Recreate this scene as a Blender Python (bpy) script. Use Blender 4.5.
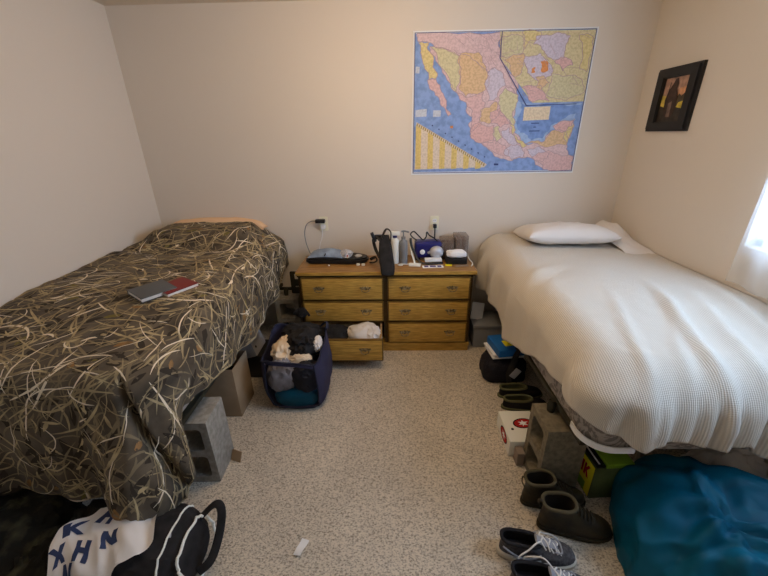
import bpy, bmesh, math, random
import numpy as np
from mathutils import Vector, Matrix, noise
from mathutils.bvhtree import BVHTree
for o in list(bpy.data.objects): bpy.data.objects.remove(o)
scene = bpy.context.scene
COL = scene.collection
PI = math.pi
rng = random.Random(7)

# ---------------------------------------------------------------- camera, light, exposure
cam_d = bpy.data.cameras.new('camera'); cam = bpy.data.objects.new('camera', cam_d); COL.objects.link(cam)
cam_d.sensor_width = 36.0; cam_d.lens = 358.9/768*36; cam_d.clip_start = .02
def cam_matrix(pitch, yaw, roll):
    cp, sp = math.cos(pitch), math.sin(pitch)
    f = Vector((-math.sin(yaw)*cp, math.cos(yaw)*cp, -sp))
    r = Vector((math.cos(yaw), math.sin(yaw), 0)); u = r.cross(f)
    c, s = math.cos(roll), math.sin(roll)
    r2 = c*r + s*u; u2 = -s*r + c*u
    return Matrix(((r2.x, u2.x, -f.x), (r2.y, u2.y, -f.y), (r2.z, u2.z, -f.z)))
cam.matrix_world = Matrix.Translation((0, 0, 1.64)) @ cam_matrix(math.radians(23.17), math.radians(1.37), math.radians(-.98)).to_4x4()
scene.camera = cam
vs = scene.view_settings
vs.view_transform = 'Standard'; vs.look = 'None'; vs.gamma = 1.0; vs.use_curve_mapping = False
vs.exposure = 0.0
world = bpy.data.worlds.new('sky'); scene.world = world; world.use_nodes = True
world.node_tree.nodes['Background'].inputs[0].default_value = (.66, .80, 1.0, 1)
world.node_tree.nodes['Background'].inputs[1].default_value = 3.0
def area(name, loc, direction, sx, sy, power, col):
    l = bpy.data.lights.new(name, 'AREA'); l.shape = 'RECTANGLE'; l.size = sx; l.size_y = sy; l.energy = power; l.color = col
    o = bpy.data.objects.new(name, l); COL.objects.link(o); o.location = loc
    o.rotation_euler = Vector(direction).to_track_quat('-Z', 'Z').to_euler(); return o
# daylight through the window in the right wall
area('window_daylight', (2.06, 1.06, 1.72), (-1, 0, -.12), 1.6, 1.25, 66, (.40, .63, 1.0))
LAMP_POWER = 19.5

# ---------------------------------------------------------------- helpers
def lin(c):
    return tuple((v/255/12.92 if v/255 <= .04045 else ((v/255+.055)/1.055)**2.4) for v in c)
def A(c, k=1.45):
    return tuple(min(.92, v*k) for v in lin(c)) + (1,)
MATS = {}
def mat(name, c, rough=.8, c2=None, scale=20, detail=4, stretch=(1, 1, 1), bump=0, bscale=200, bdist=.002, metal=0, k=1.45, lo=.35, hi=.65,
        spec=.3, trans=0, alpha=1, sheen=0, ior=1.45):
    m = bpy.data.materials.new(name); m.use_nodes = True; nt = m.node_tree; N = nt.nodes; L = nt.links
    p = N['Principled BSDF']; p.inputs['Roughness'].default_value = rough; p.inputs['Metallic'].default_value = metal
    p.inputs['Specular IOR Level'].default_value = spec
    p.inputs['Transmission Weight'].default_value = trans; p.inputs['Alpha'].default_value = alpha; p.inputs['IOR'].default_value = ior
    p.inputs['Sheen Weight'].default_value = sheen
    p.inputs['Base Color'].default_value = A(c, k)
    tc = N.new('ShaderNodeTexCoord'); mp = N.new('ShaderNodeMapping'); mp.inputs['Scale'].default_value = stretch
    L.new(tc.outputs['Object'], mp.inputs[0])
    if c2 is not None:
        nz = N.new('ShaderNodeTexNoise'); nz.inputs['Scale'].default_value = scale; nz.inputs['Detail'].default_value = detail
        L.new(mp.outputs[0], nz.inputs['Vector'])
        r = N.new('ShaderNodeValToRGB'); r.color_ramp.elements[0].position = lo; r.color_ramp.elements[1].position = hi
        r.color_ramp.elements[0].color = A(c, k); r.color_ramp.elements[1].color = A(c2, k)
        L.new(nz.outputs[0], r.inputs[0]); L.new(r.outputs[0], p.inputs['Base Color'])
    if bump:
        nb = N.new('ShaderNodeTexNoise'); nb.inputs['Scale'].default_value = bscale; nb.inputs['Detail'].default_value = 3
        L.new(mp.outputs[0], nb.inputs['Vector'])
        b = N.new('ShaderNodeBump'); b.inputs['Strength'].default_value = bump; b.inputs['Distance'].default_value = bdist
        L.new(nb.outputs[0], b.inputs['Height']); L.new(b.outputs[0], p.inputs['Normal'])
    MATS[name] = m
    return m
WL = {}
def obj(name, bm, mats, parent=None, smooth=True, angle=40):
    me = bpy.data.meshes.new(name)
    bm.normal_update()
    if parent is not None: off = WL[parent.name]
    else:
        xs = [v.co for v in bm.verts]
        mn = Vector([min(v[i] for v in xs) for i in range(3)]); mx = Vector([max(v[i] for v in xs) for i in range(3)])
        off = Vector(((mn.x+mx.x)/2, (mn.y+mx.y)/2, mn.z))
    bmesh.ops.translate(bm, verts=bm.verts, vec=-off)
    bm.to_mesh(me); bm.free()
    for m in (mats if isinstance(mats, (list, tuple)) else [mats]): me.materials.append(m)
    if smooth:
        me.polygons.foreach_set('use_smooth', [True]*len(me.polygons))
        if angle: me.set_sharp_from_angle(angle=math.radians(angle))
    o = bpy.data.objects.new(name, me); COL.objects.link(o)
    if parent is not None: o.parent = parent
    else: o.location = off
    WL[o.name] = off.copy()
    return o
def tag(o, label, cat, group=None):
    o['label'] = label; o['category'] = cat
    if group: o['group'] = group
    return o
def thing(name, label, cat, loc, group=None):
    o = bpy.data.objects.new(name, None); COL.objects.link(o); o.location = loc; o.empty_display_size = .05
    WL[o.name] = Vector(loc)
    return tag(o, label, cat, group)
def struct(name, bm, mats, parent=None, **k):
    o = obj(name, bm, mats, parent, **k)
    if parent is None: o['kind'] = 'structure'
    return o
def nb(): return bmesh.new()
def rotz(a): return Matrix.Rotation(a, 4, 'Z')
def merge(bm, t, mi=0, M=None):
    if M is not None: bmesh.ops.transform(t, matrix=M, verts=t.verts)
    for f in t.faces: f.material_index = mi
    me = bpy.data.meshes.new('tmp'); t.to_mesh(me); t.free(); bm.from_mesh(me); bpy.data.meshes.remove(me)
def box(bm, lo, hi, bev=0, mi=0, M=None, seg=2):
    t = bmesh.new(); bmesh.ops.create_cube(t, size=1)
    lo, hi = Vector(lo), Vector(hi)
    for v in t.verts: v.co = Vector([lo[i] + (v.co[i]+.5)*(hi[i]-lo[i]) for i in range(3)])
    if bev: bmesh.ops.bevel(t, geom=list(t.edges), offset=bev, segments=seg, affect='EDGES', profile=.6)
    merge(bm, t, mi, M); return bm
def tube(bm, pts, r, n=8, mi=0, M=None, closed=False, flat=1.0):
    t = bmesh.new(); pts = [Vector(p) for p in pts]; rings = []
    up = Vector((0, 0, 1)); prev = None
    for i, p in enumerate(pts):
        if closed: d = pts[(i+1) % len(pts)] - pts[i-1]
        else: d = pts[min(i+1, len(pts)-1)] - pts[max(i-1, 0)]
        d = d.normalized() if d.length > 1e-9 else Vector((0, 0, 1))
        if prev is None:
            a = d.cross(up);  a = a if a.length > .05 else d.cross(Vector((1, 0, 0)))
        else: a = prev - d*prev.dot(d)
        a.normalize(); prev = a.copy(); b = d.cross(a)
        rr = r[i] if isinstance(r, (list, tuple)) else r
        rings.append([t.verts.new(p + a*rr*math.cos(2*PI*k/n) + b*rr*flat*math.sin(2*PI*k/n)) for k in range(n)])
    m = len(rings)
    for i in range(m if closed else m-1):
        for k in range(n):
            t.faces.new((rings[i][k], rings[i][(k+1) % n], rings[(i+1) % m][(k+1) % n], rings[(i+1) % m][k]))
    if not closed:
        t.faces.new(rings[0][::-1]); t.faces.new(rings[-1])
    bmesh.ops.recalc_face_normals(t, faces=t.faces)
    merge(bm, t, mi, M); return bm
def spline(pts, k=6):
    pts = [Vector(p) for p in pts]; out = []
    for i in range(len(pts)-1):
        p0, p1, p2, p3 = pts[max(i-1, 0)], pts[i], pts[i+1], pts[min(i+2, len(pts)-1)]
        for j in range(k):
            t = j/k
            out.append(.5*((2*p1) + (p2-p0)*t + (2*p0-5*p1+4*p2-p3)*t*t + (3*p1-p0-3*p2+p3)*t**3))
    return out + [pts[-1]]
def lathe(bm, prof, c=(0, 0, 0), n=20, mi=0, M=None):
    t = bmesh.new(); rings = []
    for r, z in prof:
        rings.append([t.verts.new((r*math.cos(2*PI*k/n), r*math.sin(2*PI*k/n), z)) for k in range(n)])
    for a, b in zip(rings, rings[1:]):
        for k in range(n): t.faces.new((a[k], a[(k+1) % n], b[(k+1) % n], b[k]))
    t.faces.new(rings[0][::-1]); t.faces.new(rings[-1])
    bmesh.ops.recalc_face_normals(t, faces=t.faces)
    MM = Matrix.Translation(c) @ M if M is not None else Matrix.Translation(c)
    merge(bm, t, mi, MM); return bm
def prism(bm, outer, holes=(), depth=.1, M=None, mi=0, bev=0):
    """outline in local xy (with holes), extruded along +z by depth, then M"""
    t = bmesh.new(); edges = []
    for loop in [outer] + list(holes):
        vs_ = [t.verts.new((p[0], p[1], 0)) for p in loop]
        edges += [t.edges.new((vs_[i], vs_[(i+1) % len(vs_)])) for i in range(len(vs_))]
    bmesh.ops.triangle_fill(t, use_beauty=True, edges=edges)
    g = bmesh.ops.extrude_face_region(t, geom=list(t.faces))
    bmesh.ops.translate(t, verts=[v for v in g['geom'] if isinstance(v, bmesh.types.BMVert)], vec=(0, 0, depth))
    bmesh.ops.recalc_face_normals(t, faces=t.faces)
    merge(bm, t, mi, M); return bm
def rrect(x0, y0, x1, y1, r, n=5):
    out = []
    for cx, cy, a in ((x1-r, y1-r, 0), (x0+r, y1-r, 90), (x0+r, y0+r, 180), (x1-r, y0+r, 270)):
        for k in range(n+1):
            t = math.radians(a + 90*k/n); out.append((cx + r*math.cos(t), cy + r*math.sin(t)))
    return out
def nz(x, y=0, z=0): return noise.noise(Vector((x, y, z)))
def ridge(p, seed=0, oct=3):
    s, a, f = 0, 1, 1
    for _ in range(oct):
        s += a*(1-2*abs(noise.noise(Vector((p[0]*f+seed*7.1, p[1]*f-seed*3.3, p[2]*f+seed*1.7))))); a *= .5; f *= 2.1
    return s
def blob(bm, c, s, seed=0, amp=.2, freq=3.0, sub=4, zmin=None, mi=0, power=1.0, M=None):
    """a crumpled heap of cloth: an ellipsoid with ridged folds, flattened where it lies"""
    t = bmesh.new(); bmesh.ops.create_icosphere(t, subdivisions=sub, radius=1)
    for v in t.verts:
        d = v.co.normalized()
        if power != 1: d = Vector([math.copysign(abs(q)**power, q) for q in d])
        k = 1 + amp*(ridge(d*freq, seed)*.6 + .5*nz(d.x*1.3+seed, d.y*1.3, d.z*1.3))
        v.co = Vector((d.x*s[0]*k, d.y*s[1]*k, d.z*s[2]*k))
    if M is not None: bmesh.ops.transform(t, matrix=M, verts=t.verts)
    bmesh.ops.translate(t, verts=t.verts, vec=c)
    if zmin is not None:
        for v in t.verts:
            if v.co.z < zmin: v.co.z = zmin + .0005*nz(v.co.x*50, v.co.y*50)
    merge(bm, t, mi); return bm
def grid_sheet(bm, f, nu, nv, mi=0, thick=0):
    t = bmesh.new(); g = [[t.verts.new(f(i/nu, j/nv)) for j in range(nv+1)] for i in range(nu+1)]
    for i in range(nu):
        for j in range(nv): t.faces.new((g[i][j], g[i+1][j], g[i+1][j+1], g[i][j+1]))
    bmesh.ops.recalc_face_normals(t, faces=t.faces)
    if thick: bmesh.ops.solidify(t, geom=list(t.faces), thickness=thick)
    merge(bm, t, mi); return bm
def smooth01(x): x = max(0, min(1, x)); return x*x*(3-2*x)
def gauss(x, c, w): return math.exp(-((x-c)/w)**2)

# ---------------------------------------------------------------- materials
M = MATS
mat('wall_paint', (196, 187, 175), .9, bump=.15, bscale=90, bdist=.002)
mat('ceiling_paint', (190, 178, 160), .95, bump=.2, bscale=60)
def carpet():
    m = mat('carpet', (116, 107, 94), .95, (192, 182, 166), 125, 2, (1, 1.4, 1), bump=.7, bscale=170, bdist=.006, lo=.27, hi=.56, spec=.1)
    nt = m.node_tree; N = nt.nodes; L = nt.links
    big = N.new('ShaderNodeTexNoise'); big.inputs['Scale'].default_value = 3; big.inputs['Detail'].default_value = 3
    tc = [n for n in N if n.type == 'TEX_COORD'][0]; L.new(tc.outputs['Object'], big.inputs['Vector'])
    mr = N.new('ShaderNodeMapRange'); mr.inputs[1].default_value = .3; mr.inputs[2].default_value = .7; mr.inputs[3].default_value = .88; mr.inputs[4].default_value = 1.06
    L.new(big.outputs[0], mr.inputs[0])
    mx = N.new('ShaderNodeMix'); mx.data_type = 'RGBA'; mx.blend_type = 'MULTIPLY'; mx.inputs[0].default_value = 1
    rp = [n for n in N if n.type == 'VALTORGB'][0]
    L.new(rp.outputs[0], mx.inputs[6]); L.new(mr.outputs[0], mx.inputs[7]); L.new(mx.outputs[2], N['Principled BSDF'].inputs['Base Color'])
carpet()
mat('oak', (184, 146, 70), .42, (138, 104, 42), 9, 6, (1.2, 8, 14), spec=.45, lo=.3, hi=.7)
mat('oak_dark', (66, 48, 18), .45, (48, 34, 13), 9, 4, (1.2, 8, 14), spec=.4)
mat('oak_top', (150, 112, 62), .38, (112, 78, 36), 9, 6, (1.2, 14, 8), spec=.5)
mat('raw_wood', (170, 140, 98), .8, (140, 110, 72), 10, 4, (1, 8, 8))
mat('antique_brass', (150, 132, 96), .4, (84, 72, 50), 60, metal=.3)
mat('black_gap', (14, 13, 12), .9)
mat('concrete', (142, 138, 130), .95, (120, 116, 108), 40, 5, bump=.7, bscale=220, bdist=.004)
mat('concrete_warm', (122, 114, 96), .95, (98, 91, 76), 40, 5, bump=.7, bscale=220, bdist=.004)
mat('steel_dark', (52, 50, 40), .5, metal=.4)
mat('steel_pale', (150, 148, 136), .5, metal=.2)
mat('cardboard', (142, 122, 98), .9, (130, 110, 86), 6, 3, bump=.1)
mat('cardboard_in', (64, 54, 42), .95)
mat('pillow_peach', (206, 172, 136), .9, bump=.2, bscale=30)
mat('camo_base', (92, 82, 68), .9, (62, 56, 48), 7, 6, (1, 1, 1), lo=.36, hi=.64, sheen=.1, spec=.15)
mat('camo_reed', (172, 156, 120), .9, (130, 115, 88), 14, spec=.15)
mat('camo_pale', (204, 192, 170), .9, spec=.15)
mat('camo_mid', (116, 104, 82), .9, spec=.15)
mat('camo_leaf', (136, 104, 68), .9, (108, 84, 56), 40, spec=.15)
mat('camo_olive', (104, 96, 56), .9, spec=.15)
mat('camo_dark', (54, 48, 41), .9, spec=.15)
mat('white_cloth', (200, 194, 188), .9, bump=.2, bscale=60)
mat('white_sheet', (202, 196, 190), .9, bump=.2, bscale=40)
mat('grey_cloth', (150, 147, 150), .9, (104, 101, 106), 10)
mat('black_cloth', (26, 25, 26), .9, (38, 37, 38), 20, bump=.2, bscale=200)
mat('beige_cloth', (198, 178, 152), .9)
mat('navy_mesh', (44, 44, 66), .8, bump=.3, bscale=500)
mat('teal_cloth', (4, 84, 108), .5, (3, 66, 88), 6, 4, spec=.22)
mat('book_grey', (76, 78, 80), .6); mat('book_red', (104, 40, 38), .6); mat('pages', (220, 212, 204), .9, (190, 182, 174), 200, stretch=(1, 1, 30))
mat('black_plastic', (24, 24, 25), .4, spec=.5); mat('white_plastic', (226, 222, 212), .4, spec=.5); mat('grey_plastic', (112, 114, 116), .4, spec=.5)
mat('outlet_ivory', (214, 204, 182), .5)
mat('blue_plastic', (26, 28, 92), .3, spec=.5); mat('silver', (168, 170, 176), .45, metal=.3)
mat('clear_plastic', (118, 102, 92), .15, alpha=.5, spec=.6)
mat('cd_edge', (72, 62, 58), .4, (150, 138, 130), 60, stretch=(12, 1, 1))
mat('pouch_fabric', (128, 142, 160), .5, (100, 112, 128), 14)
mat('paper', (226, 222, 216), .9); mat('purple_print', (70, 56, 110), .8); mat('red_print', (150, 22, 24), .7); mat('yellow_print', (226, 196, 30), .7)
mat('navy_ink', (44, 54, 84), .8); mat('frame_black', (30, 28, 27), .45, spec=.4)
mat('box_white', (224, 214, 200), .7); mat('box_brown', (122, 108, 96), .9); mat('bin_grey', (116, 116, 116), .7)
mat('green_box', (116, 150, 40), .5); mat('dull_green', (92, 104, 62), .6, (70, 80, 48), 10)
mat('blue_box', (28, 88, 150), .5); mat('speckle_navy', (24, 24, 32), .9, (58, 54, 62), 220, 1, lo=.6, hi=.72)
mat('boot_leather', (48, 41, 27), .5, (29, 25, 17), 18, 5, bump=.4, bscale=60, bdist=.003, spec=.35)
mat('boot_sole', (42, 38, 28), .8); mat('boot_lining', (40, 36, 30), .95); mat('boot_collar', (74, 69, 53), .8)
mat('shoe_mesh', (82, 80, 82), .8, (54, 53, 56), 90, bump=.5, bscale=400); mat('shoe_black', (30, 29, 31), .85); mat('shoe_sole', (178, 172, 160), .7)
mat('lace', (206, 204, 200), .85); mat('grey_trim', (136, 138, 144), .6)
mat('sandal_olive', (84, 84, 58), .8); mat('navy_deep', (34, 36, 52), .85)
mat('ticking_hidden', (150, 142, 132), .9)
def ticking():
    m = mat('ticking', (146, 138, 130), .85, (106, 100, 95), 11, 2, lo=.47, hi=.53, bump=.3, bscale=30)
    n = [q for q in m.node_tree.nodes if q.type == 'TEX_NOISE'][0]; n.inputs['Distortion'].default_value = 3.5
ticking()
def knit():
    m = mat('knit', (192, 184, 171), .95, bump=0, spec=.1, sheen=.15); nt = m.node_tree; N = nt.nodes; L = nt.links
    uv = N.new('ShaderNodeUVMap'); outs = []
    for ax, sc in (('X', 40.0), ('Y', 52.0)):
        w = N.new('ShaderNodeTexWave'); w.bands_direction = ax; w.inputs['Scale'].default_value = sc; w.inputs['Distortion'].default_value = .6; w.inputs['Detail'].default_value = 1
        L.new(uv.outputs[0], w.inputs['Vector']); outs.append(w)
    mu = N.new('ShaderNodeMath'); mu.operation = 'MULTIPLY_ADD'; mu.inputs[1].default_value = .45
    L.new(outs[1].outputs['Fac'], mu.inputs[0]); L.new(outs[0].outputs['Fac'], mu.inputs[2])
    b = N.new('ShaderNodeBump'); b.inputs['Strength'].default_value = .4; b.inputs['Distance'].default_value = .003
    L.new(mu.outputs[0], b.inputs['Height']); L.new(b.outputs[0], N['Principled BSDF'].inputs['Normal'])
    rp = N.new('ShaderNodeValToRGB'); rp.color_ramp.elements[0].color = A((174, 166, 153)); rp.color_ramp.elements[1].color = A((193, 185, 172))
    L.new(outs[0].outputs['Fac'], rp.inputs[0]); L.new(rp.outputs[0], N['Principled BSDF'].inputs['Base Color'])
knit()
def clear_mix(name, col, fac, trl=False):
    m = bpy.data.materials.new(name); m.use_nodes = True; nt = m.node_tree; N = nt.nodes; L = nt.links
    N.remove(N['Principled BSDF']); out = N['Material Output']
    t = N.new('ShaderNodeBsdfTransparent'); mx = N.new('ShaderNodeMixShader'); mx.inputs[0].default_value = fac
    if trl:
        d = N.new('ShaderNodeBsdfDiffuse'); d.inputs[0].default_value = col
        q = N.new('ShaderNodeBsdfTranslucent'); q.inputs[0].default_value = col
        a = N.new('ShaderNodeMixShader'); a.inputs[0].default_value = .5; L.new(d.outputs[0], a.inputs[1]); L.new(q.outputs[0], a.inputs[2]); s = a.outputs[0]
    else:
        d = N.new('ShaderNodeBsdfGlossy'); d.inputs[0].default_value = col; d.inputs[1].default_value = .05; s = d.outputs[0]
    L.new(t.outputs[0], mx.inputs[1]); L.new(s, mx.inputs[2]); L.new(mx.outputs[0], out.inputs[0])
    MATS[name] = m; return m
clear_mix('window_glass', (1, 1, 1, 1), .06)
clear_mix('sheer', (.9, .9, .88, 1), .5, True)
clear_mix('mesh_net', (.06, .06, .09, 1), .27, True)

# ---------------------------------------------------------------- the room
XL, XR, YB, YF, ZC = -1.93, 1.80, 2.95, -1.7, 2.47
b = nb(); box(b, (XL-.1, YF-.1, -.1), (XR+.12, YB+.1, 0)); struct('floor', b, M['carpet'], smooth=False)
b = nb(); box(b, (XL-.1, YF-.1, ZC), (XR+.12, YB+.1, ZC+.1)); struct('ceiling', b, M['ceiling_paint'], smooth=False)
b = nb(); box(b, (XL-.1, YB, 0), (XR+.12, YB+.1, ZC)); struct('wall_back', b, M['wall_paint'], smooth=False)
b = nb(); box(b, (XL-.1, YF-.1, 0), (XR+.12, YF, ZC)); struct('wall_front', b, M['wall_paint'], smooth=False)
b = nb(); box(b, (XL-.1, YF, 0), (XL, YB, ZC)); struct('wall_left', b, M['wall_paint'], smooth=False)
WY0, WY1, WZ0, WZ1 = .28, 1.80, 1.09, 2.24
b = nb()
for lo, hi in (((XR, YF, 0), (XR+.12, WY0, ZC)), ((XR, WY1, 0), (XR+.12, YB, ZC)), ((XR, WY0, 0), (XR+.12, WY1, WZ0)), ((XR, WY0, WZ1), (XR+.12, WY1, ZC))): box(b, lo, hi)
struct('wall_right', b, M['wall_paint'], smooth=False)
b = nb()
for lo, hi in (((XR+.05, WY0, WZ0), (XR+.1, WY0+.04, WZ1)), ((XR+.05, WY1-.04, WZ0), (XR+.1, WY1, WZ1)), ((XR+.05, WY0, WZ0), (XR+.1, WY1, WZ0+.04)),
               ((XR+.05, WY0, WZ1-.04), (XR+.1, WY1, WZ1)), ((XR+.05, (WY0+WY1)/2-.02, WZ0), (XR+.1, (WY0+WY1)/2+.02, WZ1))): box(b, lo, hi, .004)
win = struct('window_1', b, M['white_plastic'], smooth=False)
b = nb(); box(b, (XR+.07, WY0+.03, WZ0+.03), (XR+.076, WY1-.03, WZ1-.03)); obj('glass', b, M['window_glass'], win, smooth=False)
# the lamp on the ceiling in the middle of the room
t = thing('ceiling_light', 'round white glass ceiling light, out of the picture above the middle of the room', 'lamp', (-.05, 1.78, ZC-.12))
b = nb(); lathe(b, [(.17, ZC-.03), (.17, ZC)], (-.05, 1.78, 0), 32); obj('mounting_plate', b, M['white_plastic'], t)
lm = bpy.data.materials.new('lamp_glass'); lm.use_nodes = True
lp = lm.node_tree.nodes['Principled BSDF']; lp.inputs['Base Color'].default_value = (.9, .85, .75, 1); lp.inputs['Emission Color'].default_value = (1, .78, .55, 1); lp.inputs['Emission Strength'].default_value = 3
b = nb(); lathe(b, [(.16, ZC-.03), (.155, ZC-.06), (.12, ZC-.09), (.06, ZC-.11), (.002, ZC-.115)], (-.05, 1.78, 0), 32); obj('glass_bowl', b, lm, t)
pl = bpy.data.lights.new('lamp_light', 'POINT'); pl.shadow_soft_size = .17; pl.energy = LAMP_POWER; pl.color = (1, .70, .39)
po = bpy.data.objects.new('lamp_light', pl); COL.objects.link(po); po.location = (-.05, 1.78, ZC-.32)
# ---------------------------------------------------------------- draped bed covers
def drape(xw, xs, nx, yf, yh, R, r, ztop, hem, fold, ns=40, step=.022, smax_flare=None, wr=.004, ws=7):
    """cover lying on a bed: a flat core from the wall side xw to the free side xs and a skirt over the side, round the foot corner and over the foot"""
    bm = bmesh.new(); uvl = bm.loops.layers.uv.new('UVMap')
    xc, yc = xs - nx*R, yf + R
    def top(x, y): return ztop(x, y) + wr*ridge(Vector((x*ws, y*ws, .3)), 3) + wr*1.5*nz(x*2.5, y*2.5, 4)
    nxn = max(2, int(abs(xc-xw)/step)); nyn = max(2, int((yh-yc)/step)); nfan = 22
    uvs = {}
    def vert(p, uv): v = bm.verts.new(p); uvs[v] = uv; return v
    g = [[None]*(nyn+1) for _ in range(nxn+1)]
    for i in range(nxn+1):
        for j in range(nyn+1):
            x = xw + (xc-xw)*i/nxn; y = yh + (yc-yh)*j/nyn
            g[i][j] = vert((x, y, top(x, y)), (abs(x-xw), y))
    faces = []
    for i in range(nxn):
        for j in range(nyn): faces.append((g[i][j], g[i+1][j], g[i+1][j+1], g[i][j+1]))
    peri = [('side', yh + (yc-yh)*j/nyn, (xc, yh + (yc-yh)*j/nyn), (nx, 0)) for j in range(nyn+1)]
    for k in range(1, nfan): a = k/nfan; peri.append(('fan', a, (xc, yc), (nx*math.cos(a*PI/2), -math.sin(a*PI/2))))
    peri += [('foot', xc + (xw-xc)*i/nxn, (xc + (xw-xc)*i/nxn, yc), (0, -1)) for i in range(nxn+1)]
    rings = []
    for kind, val, (cx, cy), (ox, oy) in peri:
        z0 = ztop(cx, cy); flat = R-r; S = flat + PI/2*r + max(.02, z0-r-hem(kind, val)); ring = []
        S -= max(-.02, .55*fold(kind, val, .3, 1)) if kind == 'foot' and nx < 0 else 0
        for k in range(ns+1):
            s = S*k/ns
            if s < flat: o, d = s, 0
            elif s < flat + PI/2*r: a = (s-flat)/r; o, d = flat + r*math.sin(a), r*(1-math.cos(a))
            else: o, d = R, r + s - flat - PI/2*r
            if k == 0:
                i = None
                if kind == 'side': v = g[nxn][round((val-yh)/(yc-yh)*nyn)]
                elif kind == 'foot': v = g[nxn - round((val-xc)/(xw-xc)*nxn)][nyn]
                else: v = g[nxn][nyn]
                ring.append(v); continue
            f = fold(kind, val, d, s/S)
            x, y = cx + ox*(o+f), cy + oy*(o+f)
            zz = z0 - d
            w = wr*ridge(Vector((x*ws, y*ws, zz*ws)), 3)
            blend = min(1, s/.08)
            zt = top(cx, cy) - z0 + (ztop(cx + ox*min(o, R*.8), cy + oy*min(o, R*.8)) - z0)*(1-min(1, d/.15))
            zz += zt*(1-blend) + blend*(w*(1-min(1, d/.1)) + wr*1.5*nz(x*2.5, y*2.5, 4)*(1-min(1, d/.1)) + (ztop(cx+ox*min(o, R), cy+oy*min(o, R)) - z0)*(1-min(1, d/.2)))
            x += ox*w*min(1, d/.1); y += oy*w*min(1, d/.1)
            ring.append(vert((x, y, zz), (abs(cx+ox*s-xw), cy+oy*s)))
        rings.append(ring)
    for a, b_ in zip(rings, rings[1:]):
        for k in range(ns):
            q = (a[k], a[k+1], b_[k+1], b_[k])
            if k == 0 and a[0] is b_[0]: q = (a[0], a[1], b_[1])
            faces.append(q)
    for q in faces:
        try: f = bm.faces.new(q)
        except ValueError: continue
        for l in f.loops: l[uvl].uv = uvs[l.vert]
    bmesh.ops.recalc_face_normals(bm, faces=bm.faces)
    if sum(f.normal.z for f in list(bm.faces)[:200]) < 0: bmesh.ops.reverse_faces(bm, faces=bm.faces)
    bm.normal_update()
    return bm

def thicken(bm, t):
    """give a cover its thickness: the lower side is a second layer t below the first, closed along the hem"""
    bmesh.ops.solidify(bm, geom=list(bm.faces), thickness=t); bm.normal_update()

# ---- left bed -------------------------------------------------
LX = -.91
def rounded_slab(b, x0, x1, y0, y1, z0, z1, rad, bev=.03):
    t = bmesh.new(); pts = rrect(x0, y0, x1, y1, rad, 8)
    f = t.faces.new([t.verts.new((p[0], p[1], z0)) for p in pts])
    g = bmesh.ops.extrude_face_region(t, geom=[f]); bmesh.ops.translate(t, verts=[v for v in g['geom'] if isinstance(v, bmesh.types.BMVert)], vec=(0, 0, z1-z0))
    bmesh.ops.recalc_face_normals(t, faces=t.faces)
    ed = [e for e in t.edges if abs(e.verts[0].co.z - e.verts[1].co.z) < 1e-5]
    if bev: bmesh.ops.bevel(t, geom=ed, offset=bev, segments=3, affect='EDGES', profile=.5)
    merge(b, t)
t = thing('steel_bedstead', 'dark steel bed frame on concrete blocks under the camouflage covers', 'bed frame', (-1.42, 2.0, .39))
b = nb()
for x in (-1.90, -.975): box(b, (x-.018, 1.22, .43), (x+.018, 2.9, .455), .003)
for y in (1.30, 2.05, 2.72): box(b, (-1.90, y-.016, .432), (-.975, y+.016, .452), .003)
obj('rail', b, M['steel_dark'], t)
for x, y in ((-1.02, 1.395), (-.90, 2.78)):
    b = nb(); tube(b, [(x, y, .392), (x, y, .43), (x, y+.01, .452)], [.016, .02, .014], 10); obj('leg', b, M['steel_dark'], t)
b = nb(); prism(b, rrect(-.055, -.10, .055, .10, .012), [rrect(-.018, .03, .018, .075, .006), rrect(-.018, -.07, .018, -.03, .006)], .006, Matrix.Translation((-.80, 2.80, .50)) @ Matrix.Rotation(PI/2, 4, 'X'))
box(b, (-.975, 2.795, .43), (-.75, 2.81, .455)); obj('headboard_bracket', b, M['steel_dark'], t)
b = nb(); rounded_slab(b, XL+.03, LX-.06, 1.19, 2.90, .458, .75, .08)
tag(obj('mattress', b, M['ticking_hidden']), 'twin mattress hidden under the camouflage comforter', 'mattress')
def l_top(x, y):
    z = .90 - .085*smooth01((1.75-y)/.7)
    # pillow under the cover at the head
    px = smooth01((x+1.90)/.16)*smooth01((-.94-x)/.2); py = smooth01((y-2.45)/.14)*smooth01((2.99-y)/.10)
    z += .105*px*py - .02*gauss(y, 2.42, .06)*px
    z += .012*smooth01((-1.7-x)/.2)*smooth01((y-2.0)/.3)
    z += .018*gauss(y + .25*x, 2.05, .05) *smooth01((x+1.9)/.3) - .012*gauss(y+.1*x, 2.22, .05)
    z -= .035*smooth01((x+1.15)/.24)
    return z
def l_hem(kind, v):
    if kind == 'side': return float(np.interp(v, [1.30, 1.45, 1.6, 1.9, 2.42, 2.8, 2.95], [.55, .53, .50, .455, .49, .58, .62]))
    if kind == 'fan': return float(np.interp(v, [0, .12, .22, .30, .38, .46, .6, 1], [.55, .535, .49, .42, .32, .245, .205, .205]))
    return float(np.interp(-v, [1.08, 1.2, 1.34, 1.7, 1.95], [.205, .205, .20, .21, .205]))
def l_fold(kind, v, d, q):
    g = smooth01((d-.06)/.5)
    if kind == 'side': return g*(.018*math.sin(v*13)+.012*math.sin(v*23+1)) + .01*smooth01(d/.3)
    if kind == 'fan':
        return g*(.17*smooth01((v-.28)/.35) - .05*gauss(v, .12, .15) + .05*gauss(v, .42, .10) - .06*gauss(v, .60, .07) + .02*gauss(v, .9, .06)) - .075*smooth01(d/.15)*gauss(v, 1.0-.55*min(1, d/.62), .055)
    return g*(.02*math.sin(v*17+.6) + .012*math.sin(v*31) + .15*gauss(v, -1.07, .17) - .05*gauss(v, -1.16, .03)) + .02*g
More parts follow.
